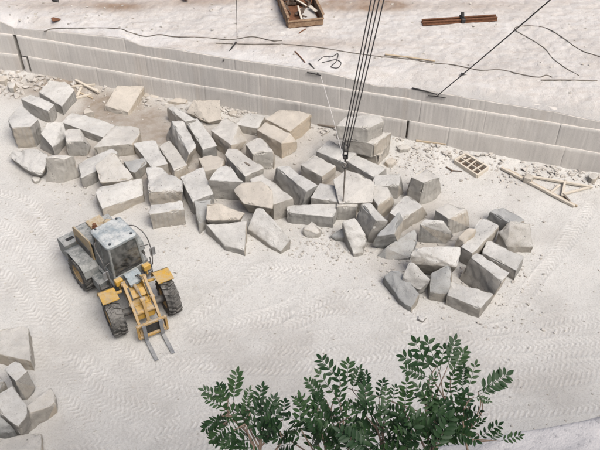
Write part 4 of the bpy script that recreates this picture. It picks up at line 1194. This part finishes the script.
# hoses and cables lying on the terrace
def lay(name, label, px, r, mat='hose', cat='cable'):
    pts = spline(px, 6)
    q = [PT(u, v, r * .8) for u, v in pts]
    bm = NB(); bm_tube(bm, q, r, 7)
    return tag(from_bm(name, bm, M[mat], None, 60), label, cat)
lay('ground_cable', 'long dark cable wavering along the left terrace edge towards the upright wire', [(44, 32), (54, 28.8), (80, 28.3), (106, 28.2), (122, 29.5), (128, 32), (145, 36.5), (160, 34.8), (175, 37), (205, 37.8), (230, 40), (252, 37), (272, 41), (282, 41)], .026, 'cable')
lay('ground_cable', 'long cable running from the upright wire past the crane ropes to the right', [(216, 43.5), (250, 44.5), (285, 44.5), (320, 48), (345, 52), (372, 56), (388, 57.5), (410, 59.5), (432, 63), (455, 65.5), (480, 70.5), (500, 70), (520, 74.5), (538, 77.5), (546, 75.5), (552, 77.5)], .026, 'cable')
lay('ground_cable', 'looped cable lying on the terrace right of the guy wire', [(600, 57), (580, 50), (560, 36), (545, 28), (528, 26), (516, 27.5), (516, 31), (530, 39), (545, 49), (552, 58), (565, 68), (579, 76)], .022, 'cable')
lay('ground_pipe', 'thin straight pipe lying along the terrace edge at right', [(541, 80.5), (570, 80.5), (597, 81)], .035, 'hose', 'pipe')
lay('coiled_wire', 'small tangle of wire on the terrace edge left of the crane ropes', [(318, 61), (324, 57), (332, 57), (338, 54), (336, 62), (331, 67), (338, 68), (341, 63), (336, 60), (330, 61), (322, 63)], .022, 'rope', 'wire')
def rod(name, label, a, b, r, mat, cat):
    bm = NB(); m = (Vector(a) + Vector(b)) / 2 + Vector((0, 0, .02)); bm_tube(bm, [a, m, b], [r, r * .9, r * .7], 7)
    return tag(from_bm(name, bm, M[mat], None, 60), label, cat)
def EDG(u, v): return on_wall(u, v, .10)
rod('anchor_bar', 'dark anchor bar at the wall edge under the upright wire', PT(236, 43, .05), EDG(223, 61), 0.043, 'black', 'anchor bar')
rod('anchor_bar', 'dark anchor bar at the foot of the guy wire', PT(412, 89, .06), EDG(437, 94.5), 0.037, 'black', 'anchor bar')
rod('anchor_bar', 'short dark bar crossing the foot of the guy wire', EDG(428, 95.5), EDG(446, 98), 0.031, 'black', 'anchor bar')
rod('anchor_bar', 'dark bar poking over the wall edge at the pale rope', PT(309, 64, .06), EDG(319, 75), 0.037, 'black', 'anchor bar')
rod('anchor_bar', 'dark bar lying across the wall edge beside the pale rope', EDG(307, 72.5), EDG(321, 75.5), 0.037, 'black', 'anchor bar')
rod('anchor_bar', 'rusty rod on the terrace just above the pale rope anchor', PT(295, 52, .04), PT(305, 63, .04), .035, 'rust', 'rod')
rod('hose_end', 'tan hose end lying left on the terrace below the rusty rail', PT(385, 55.5, .06), PT(435, 62, .06), .05, 'wood', 'hose')

# ------------------------------------------------------------------ rusty rail pair on the terrace
ra, rb_ = PT(422, 24.5, .10), PT(496, 19.8, .10)
RL = empty('rail_pair', (ra + rb_) / 2)
tag(RL, 'pair of rusty rails clamped together on the terrace', 'rails')
dv = (rb_ - ra); dv.z = 0; dv.normalize(); sv = Vector((-dv.y, dv.x, 0)); cen = (ra + rb_) / 2
for s in (-1, 1):
    bm = NB(); a = ra + sv * .13 * s - cen; b = rb_ + sv * .13 * s - cen
    bm_bar(bm, a + Vector((0, 0, -.04)), b + Vector((0, 0, -.04)), .18, .03); bm_bar(bm, a + Vector((0, 0, .04)), b + Vector((0, 0, .04)), .03, .13); bm_bar(bm, a + Vector((0, 0, .115)), b + Vector((0, 0, .115)), .10, .04)
    from_bm('rail', bm, M['rust'], RL)
bm = NB(); k0 = dv * .15; bm_box(bm, k0 + Vector((0, 0, .07)), (.22, .56, .26), Matrix.Rotation(math.atan2(dv.y, dv.x), 3, 'Z'), .03); bm_cyl(bm, k0 + Vector((0, 0, .2)), k0 + sv * .12 + Vector((0, 0, .42)), .09)
from_bm('clamp', bm, M['black'], RL, 30)

# ------------------------------------------------------------------ scrap box on the terrace
bx = [PT(274.5, -2), PT(288.5, 30.5), PT(322.5, 23.5), PT(310, -6)]
bc = sum(bx, Vector()) / 4
ey = ((bx[0] + bx[3]) - (bx[1] + bx[2])); ey.z = 0; Ly = ey.length / 2; ey.normalize()
ex = ((bx[2] + bx[3]) - (bx[0] + bx[1])); ex.z = 0; Lx = ex.length / 2
BX = empty('scrap_box', (bc.x, bc.y, min(q.z for q in bx)), math.atan2(ey.y, ey.x) - math.pi / 2)
tag(BX, 'rusty open box filled with scrap at the back of the terrace', 'scrap box')
Lx *= .92
def bpart(name, boxes, mat, bev=.01):
    bm = NB()
    for c, s_, r_ in boxes: bm_box(bm, c, s_, r_, bev)
    return from_bm(name, bm, M[mat], BX)
bpart('box_floor', [((0, 0, .08), (Lx, Ly, .08), None)], 'rust')
for s in (-1, 1):
    bpart('side_wall', [((s * Lx / 2, 0, .38), (.07, Ly, .58), None)] + [((s * (Lx / 2 + .05), -Ly / 2 + .25 + k * (Ly - .5) / 4, .36), (.06, .10, .54), None) for k in range(5)] + [((s * Lx / 2, 0, .70), (.14, Ly + .1, .07), None)], 'box')
bpart('end_wall', [((0, -Ly / 2, .26), (Lx, .08, .34), None), ((0, -Ly / 2 - .02, .45), (Lx + .1, .14, .06), None)], 'box')
bpart('end_wall', [((0, Ly / 2, .38), (Lx, .08, .58), None)], 'box')
rq = random.Random(12)
for k in range(26):
    bm = NB()
    a = Vector((rq.uniform(-.42, .42) * Lx, rq.uniform(-.40, .46) * Ly, rq.uniform(.18, .45)))
    an = rq.uniform(0, math.pi); L = rq.uniform(.3, .9)
    b = a + Vector((math.cos(an) * L, math.sin(an) * L, rq.uniform(-.05, .25)))
    b.x = max(-.44 * Lx, min(.44 * Lx, b.x)); b.y = max(-.44 * Ly, min(.44 * Ly, b.y))
    bm_bar(bm, a, b, rq.uniform(.05, .22), rq.uniform(.04, .14), .01)
    from_bm('scrap_piece', bm, M['scrap' if rq.random() < .75 else 'rust'], BX)
for (a, b, wd) in (((-.28, .25, .75), (.18, -.12, .55), .11), ((.06, .48, .80), (.10, .10, .60), .16), ((-.06, -.10, .55), (-.10, -.46, .42), .10), ((.28, -.1, .48), (.40, -.3, .5), .2)):
    bm = NB(); bm_bar(bm, (a[0] * Lx, a[1] * Ly, a[2]), (b[0] * Lx, b[1] * Ly, b[2]), wd, .04, .008)
    from_bm('pale_board', bm, M['wood_pale'], BX)
bpart('dust_heap', [((.18 * Lx, -.22 * Ly, .20), (.45 * Lx, .4 * Ly, .18), None)], 'rubble', .08)
rod('loose_stick', 'rusty stick lying in front of the scrap box', PT(299, 34, .04), PT(306, 29.5, .04), .035, 'rust', 'stick')
# small dark lumps on the terrace
def lump(label, u, v, s, mat):
    p = PT(u, v); rr = random.Random(int(u))
    pts = [Vector((rr.gauss(0, .5) * s, rr.gauss(0, .5) * s, rr.uniform(-.1, .8) * s)) for _ in range(12)]
    o = link_mesh('scrap_lump', rough_mesh('scrap_lump', pts, int(u) + 3, .4, .15, 0, .02), M[mat]); o.location = p
    return tag(o, label, 'scrap', 'dark lumps on the terrace')
lump('dark red lump on the terrace near the left end', 55, 22, .36, 'rust')
lump('dark lump on the terrace at the top left frame edge', 56, 1.5, .30, 'black')
lump('dark lump at the back of the terrace left of the scrap box', 187, 1, .34, 'rust')
lump('small dark pebble on the terrace above the guy wire foot', 463, 75, .14, 'black')

# ------------------------------------------------------------------ timber frame, crate and sticks on the floor
TF = empty('timber_frame', PF(548, 188))
tag(TF, 'pale triangular timber frame lying on the floor by the wall at right', 'timber frame')
tf0 = TF.location.copy()
def beam(a, b, wx, wz, z0=.08, mat='wood_pale', name='beam'):
    pa, pb = PF(*a) + Vector((0, 0, z0)), PF(*b) + Vector((0, 0, z0))
    bm = NB(); bm_bar(bm, pa - tf0, pb - tf0, wx, wz, .012)
    return from_bm(name, bm, M[mat], TF)
beam((501, 169), (574, 207.5), .13, .13, .08)
beam((507, 170.5), (577, 207.5), .06, .10, .07, 'wood', 'edge_strip')
beam((529, 178.5), (592, 189.5), .11, .11, .14)
beam((591, 188.5), (561, 196), .10, .10, .10)
beam((564, 185), (561.5, 198), .11, .12, .12, 'wood_pale', 'strut')
beam((559.5, 186.5), (550.5, 194), .10, .10, .10, 'wood_pale', 'strut')
beam((562, 196), (569, 203.5), .10, .14, .11, 'wood_dark', 'strut')

cq = [PF(454, 163), PF(476.7, 178), PF(487.5, 170), PF(465, 156.5)]
cc_ = sum(cq, Vector()) / 4
CR = empty('slatted_crate', cc_)
tag(CR, 'pale slatted crate with rusty dark cells lying flat on the floor', 'crate')
def cb(a, b, wx, wz, z, mat, name):
    bm = NB(); bm_bar(bm, Vector(a) - cc_ + Vector((0, 0, z)), Vector(b) - cc_ + Vector((0, 0, z)), wx, wz, .01); return from_bm(name, bm, M[mat], CR)
lerp = lambda a, b, t: a * (1 - t) + b * t
for k in range(4): cb(cq[k], cq[(k + 1) % 4], .085, .22, .11, 'wood_pale', 'frame_board')
cb(lerp(cq[0], cq[3], .5), lerp(cq[1], cq[2], .46), .06, .14, .12, 'wood_pale', 'slat')
for t, t2 in ((.22, .27), (.52, .47), (.74, .78)): cb(lerp(cq[0], cq[1], t), lerp(cq[3], cq[2], t2), .055, .10, .14, 'wood_pale', 'slat')
bm = NB(); f = [bm.verts.new(q - cc_ + Vector((0, 0, .06))) for q in cq]; f2 = [bm.verts.new(q - cc_ + Vector((0, 0, .02))) for q in cq]
bm.faces.new(f); bm.faces.new(f2[::-1])
for k in range(4): bm.faces.new((f[k], f2[k], f2[(k + 1) % 4], f[(k + 1) % 4]))
bmesh.ops.recalc_face_normals(bm, faces=bm.faces); from_bm('base_board', bm, M['scrap'], CR)
def stick(label, a, b, wx, wz, mat, z=.06, name='wood_stick', cat='stick', group='sticks and boards on the floor'):
    pa, pb = PF(*a), PF(*b); c = (pa + pb) / 2
    bm = NB(); bm_bar(bm, pa - c + Vector((0, 0, z)), pb - c + Vector((0, 0, z)), wx, wz, .012)
    o = from_bm(name, bm, M[mat]); o.location = c
    return tag(o, label, cat, group)
stick('longest crossed stick pointing at the cream block', (76, 82.5), (99, 94.7), .14, .12, 'wood_pale', .16)
stick('topmost level stick among the crossed sticks', (72, 87.5), (95, 85.5), .12, .10, 'wood_pale', .06)
stick('short upright stick among the crossed sticks', (81.7, 88.5), (77.5, 97), .14, .10, 'wood_pale', .07)
stick('lowest stick of the crossed sticks', (76, 99), (92, 95), .13, .12, 'wood_pale', .06)
stick('second lowest thin stick of the crossed sticks', (79, 93), (93, 99), .08, .08, 'wood', .05)
stick('long pale plank along the wall foot right of the dark cut', (416, 141), (446, 144.5), .20, .10, 'wood', .06, 'plank', 'plank')
stick('dark board leaning at the wall foot behind the stacked blocks', (318, 117), (341, 121.5), .12, .22, 'wood_dark', .14, 'plank', 'plank')
stick('dark board on the floor left of the stacked blocks', (318, 124.5), (338, 128), .24, .10, 'wood_dark', .06, 'plank', 'plank')
stick('dark board at the wall foot right of the stacked blocks', (388, 132), (420, 139), .14, .10, 'wood_dark', .08, 'plank', 'plank')
bm = NB()
tw = [PF(446, 167.5, .05), PF(452, 171.5, .06), PF(462, 172, .05)]
bm_tube(bm, tw, [.03, .035, .02], 6); bm_tube(bm, [tw[1], PF(450, 174, .04)], [.025, .012], 6)
tag(from_bm('twig', bm, M['stem'], None, 60), 'dark forked twig left of the slatted crate', 'twig')

# ------------------------------------------------------------------ shrub in the foreground
SHR = empty('shrub', (0.15, 1.62, 19.0))
tag(SHR, 'dark green leafy shrub rising in front of the quarry floor', 'shrub')
s0 = SHR.location.copy()
def leaf_mesh(seed, pairs, L):
    """one pinnate leaf along +Y: a thin rachis, pairs of cupped leaflets and a terminal one"""
    rr = random.Random(seed); bm = NB()
    ctl = [Vector((0, L * t, -0.10 * L * t * t + 0.02 * L * math.sin(3 * t))) for t in [k / 8 for k in range(9)]]
    bm_tube(bm, ctl, [.0022 * (1 - .6 * k / 8) for k in range(9)], 4, False)
    def at(t):
        k = min(7, int(t * 8)); f = t * 8 - k; return ctl[k] * (1 - f) + ctl[k + 1] * f
    def leaflet(p, d, n, ln, wd):
        d = d.normalized(); s = d.cross(n).normalized(); n = s.cross(d).normalized()
        rows = []
        for (t, w_) in ((0, .06), (.15, .62), (.38, .98), (.62, .92), (.84, .55), (1.0, .05)):
            c = p + d * (ln * t) - n * (ln * .12 * t * t)
            rows.append([bm.verts.new(c - s * wd * w_ + n * wd * .30 * w_), bm.verts.new(c), bm.verts.new(c + s * wd * w_ + n * wd * .30 * w_)])
        for a, b in zip(rows, rows[1:]):
            bm.faces.new((a[0], a[1], b[1], b[0])); bm.faces.new((a[1], a[2], b[2], b[1]))
    up = Vector((0, 0, 1))
    for k in range(pairs):
        t = .20 + .74 * k / max(1, pairs - 1)
        sz = (.80 + .35 * math.sin(math.pi * (k + .6) / pairs)) * rr.uniform(.86, 1.1)
        for s in (-1, 1):
            tt = min(.98, t + (0.02 if s > 0 else 0))
            an = math.radians(rr.uniform(44, 66))
            d = Vector((s * math.sin(an), math.cos(an), rr.uniform(.02, .38)))
            leaflet(at(tt) + Vector((s * .002, 0, 0)), d, (up + Vector((rr.uniform(-.35, .35), rr.uniform(-.35, .35), 0))), .055 * sz * L / .19, .0115 * sz * L / .19)
    leaflet(at(1.0), Vector((rr.uniform(-.1, .1), 1, .02)), up, .054 * L / .19, .0118 * L / .19)
    me = bpy.data.meshes.new('leaf'); bm.to_mesh(me); bm.free()
    me.materials.append(M['leaf']); me.polygons.foreach_set('use_smooth', [True] * len(me.polygons))
    return me
LV = [leaf_mesh(k, 4 + k % 4, .19) for k in range(14)]
rs = random.Random(21)
def put_leaf(p, d, nrm, sc):
    d = d.normalized(); x = d.cross(nrm).normalized(); z = x.cross(d).normalized()
    o = bpy.data.objects.new('leaf', rs.choice(LV)); COL.objects.link(o); o.parent = SHR
    m = Matrix((x, d, z)).transposed().to_4x4(); m.translation = p - s0
    o.matrix_local = m @ Matrix.Scale(sc, 4)
# sprays as they stand against the floor: leaf base, leaf tip, distance from the lens
sprays = [(228, 399, 203, 390, 3.75), (224, 408, 206, 398, 3.7), (233, 402, 237, 372, 3.85), (244, 410, 250, 389, 3.8), (256, 410, 263, 384, 3.85), (230, 404, 218, 384, 3.8),
          (222, 416, 203, 431, 3.65), (234, 430, 222, 447, 3.6), (228, 424, 210, 442, 3.62), (283, 420, 285, 399, 3.8), (268, 414, 278, 402, 3.8), (240, 412, 262, 399, 3.75),
          (341, 383, 320, 357, 3.9), (347, 388, 348, 360, 3.95), (326, 400, 307, 380, 3.8), (336, 396, 318, 372, 3.85), (365, 397, 366, 373, 3.85), (379, 400, 383, 379, 3.85), (392, 402, 396, 385, 3.85), (310, 412, 294, 398, 3.7), (352, 390, 360, 368, 3.9),
          (436, 367, 402, 355, 4.0), (432, 372, 414, 339, 4.05), (440, 374, 427, 339, 4.1), (447, 368, 456, 338, 4.1), (450, 376, 465, 349, 4.1), (440, 370, 444, 345, 4.05), (430, 378, 404, 368, 4.0),
          (468, 388, 476, 364, 4.05), (478, 392, 510, 373, 4.05), (474, 397, 490, 401, 4.0), (462, 390, 464, 366, 4.05), (480, 394, 500, 386, 4.05),
          (463, 434, 471, 423, 3.95), (478, 439, 499, 424, 4.1), (500, 441, 521, 435, 4.15), (490, 441, 500, 431, 4.1), (452, 428, 474, 416, 3.9)]
# leafy shoots that fill the body of the shrub: shoot tip, distance
shoots = [(226, 415, 3.7), (245, 424, 3.65), (262, 420, 3.7), (280, 432, 3.65), (300, 428, 3.65), (318, 408, 3.7), (340, 402, 3.75), (362, 412, 3.7), (385, 412, 3.75),
          (404, 410, 3.75), (425, 394, 3.85), (446, 396, 3.9), (464, 408, 3.85), (434, 416, 3.75), (412, 430, 3.65), (444, 438, 3.7), (382, 434, 3.6), (352, 434, 3.6), (322, 434, 3.6), (370, 450, 3.5), (402, 448, 3.55), (430, 450, 3.6), (350, 416, 3.65), (456, 422, 3.75)]
root = Vector((0.15, 1.62, 19.0))
hubs = [PD(262, 468, 3.7), PD(325, 472, 3.75), PD(385, 470, 3.75), PD(430, 460, 3.85), PD(470, 462, 4.0)]
bm = NB()
for hbp in hubs:
    mid = root * .5 + hbp * .5 + Vector((rs.uniform(-.06, .06), 0, -.04))
    bm_tube(bm, spline([root, mid, hbp], 6), [.014 - .007 * k / 12 for k in range(13)], 7)
from_bm('trunk', bm, M['stem'], SHR, 60).matrix_local = Matrix.Translation(-s0)
def branch(a, b, r0, r1):
    mid = a * .45 + b * .55 + Vector((rs.uniform(-.05, .05), rs.uniform(-.03, .03), rs.uniform(-.03, .04)))
    c = spline([a, mid, b], 8); n = len(c)
    bm = NB(); bm_tube(bm, c, [r0 + (r1 - r0) * k / (n - 1) for k in range(n)], 6)
    from_bm('branch', bm, M['stem'], SHR, 60).matrix_local = Matrix.Translation(-s0)
    return [Vector(q) for q in c]
stems = []
for (u, v, D) in shoots:
    tip = PD(u, v, D)
    hbp = min(hubs, key=lambda q: (q - tip).length)
    pts = branch(hbp, tip, .0075, .0028); n = len(pts)
    stems += pts[n // 3:]
    nl = 5; ang = rs.uniform(0, 6)
    for k in range(nl):
        t = 1.0 - (k / nl) * .75
        f = t * (n - 1); i = min(n - 2, int(f)); p = pts[i].lerp(pts[i + 1], f - i)
        ax = (pts[i + 1] - pts[i]).normalized(); ang += 2.4
        x, y, _ = frame_from(ax); sd_ = x * math.cos(ang) + y * math.sin(ang)
        d = (ax * .35 + sd_ * (.25 if k == 0 else 1.0) + Vector((0, 0, .2))).normalized()
        tc_ = (cC - p).normalized()
        put_leaf(p, d, Vector((rs.uniform(-.6, .6), rs.uniform(-.6, .4), 1.0)) + tc_ * rs.uniform(0, .8), rs.uniform(.55, .95) * (.8 if k == 0 else 1))
for (u0, v0, u1, v1, D) in sprays:
    a = PD(u0, v0, D); b = PD(u1, v1, D + rs.uniform(-.04, .10))
    st = min(stems, key=lambda q: (q - a).length + (0.3 if q.z > a.z else 0))
    branch(st, a, .0045, .0022)
    tc_ = (cC - a).normalized()
    nrm = tc_ * .9 + Vector((rs.uniform(-.5, .5), rs.uniform(-.3, .3), .5))
    put_leaf(a, b - a, nrm, (b - a).length / .205)
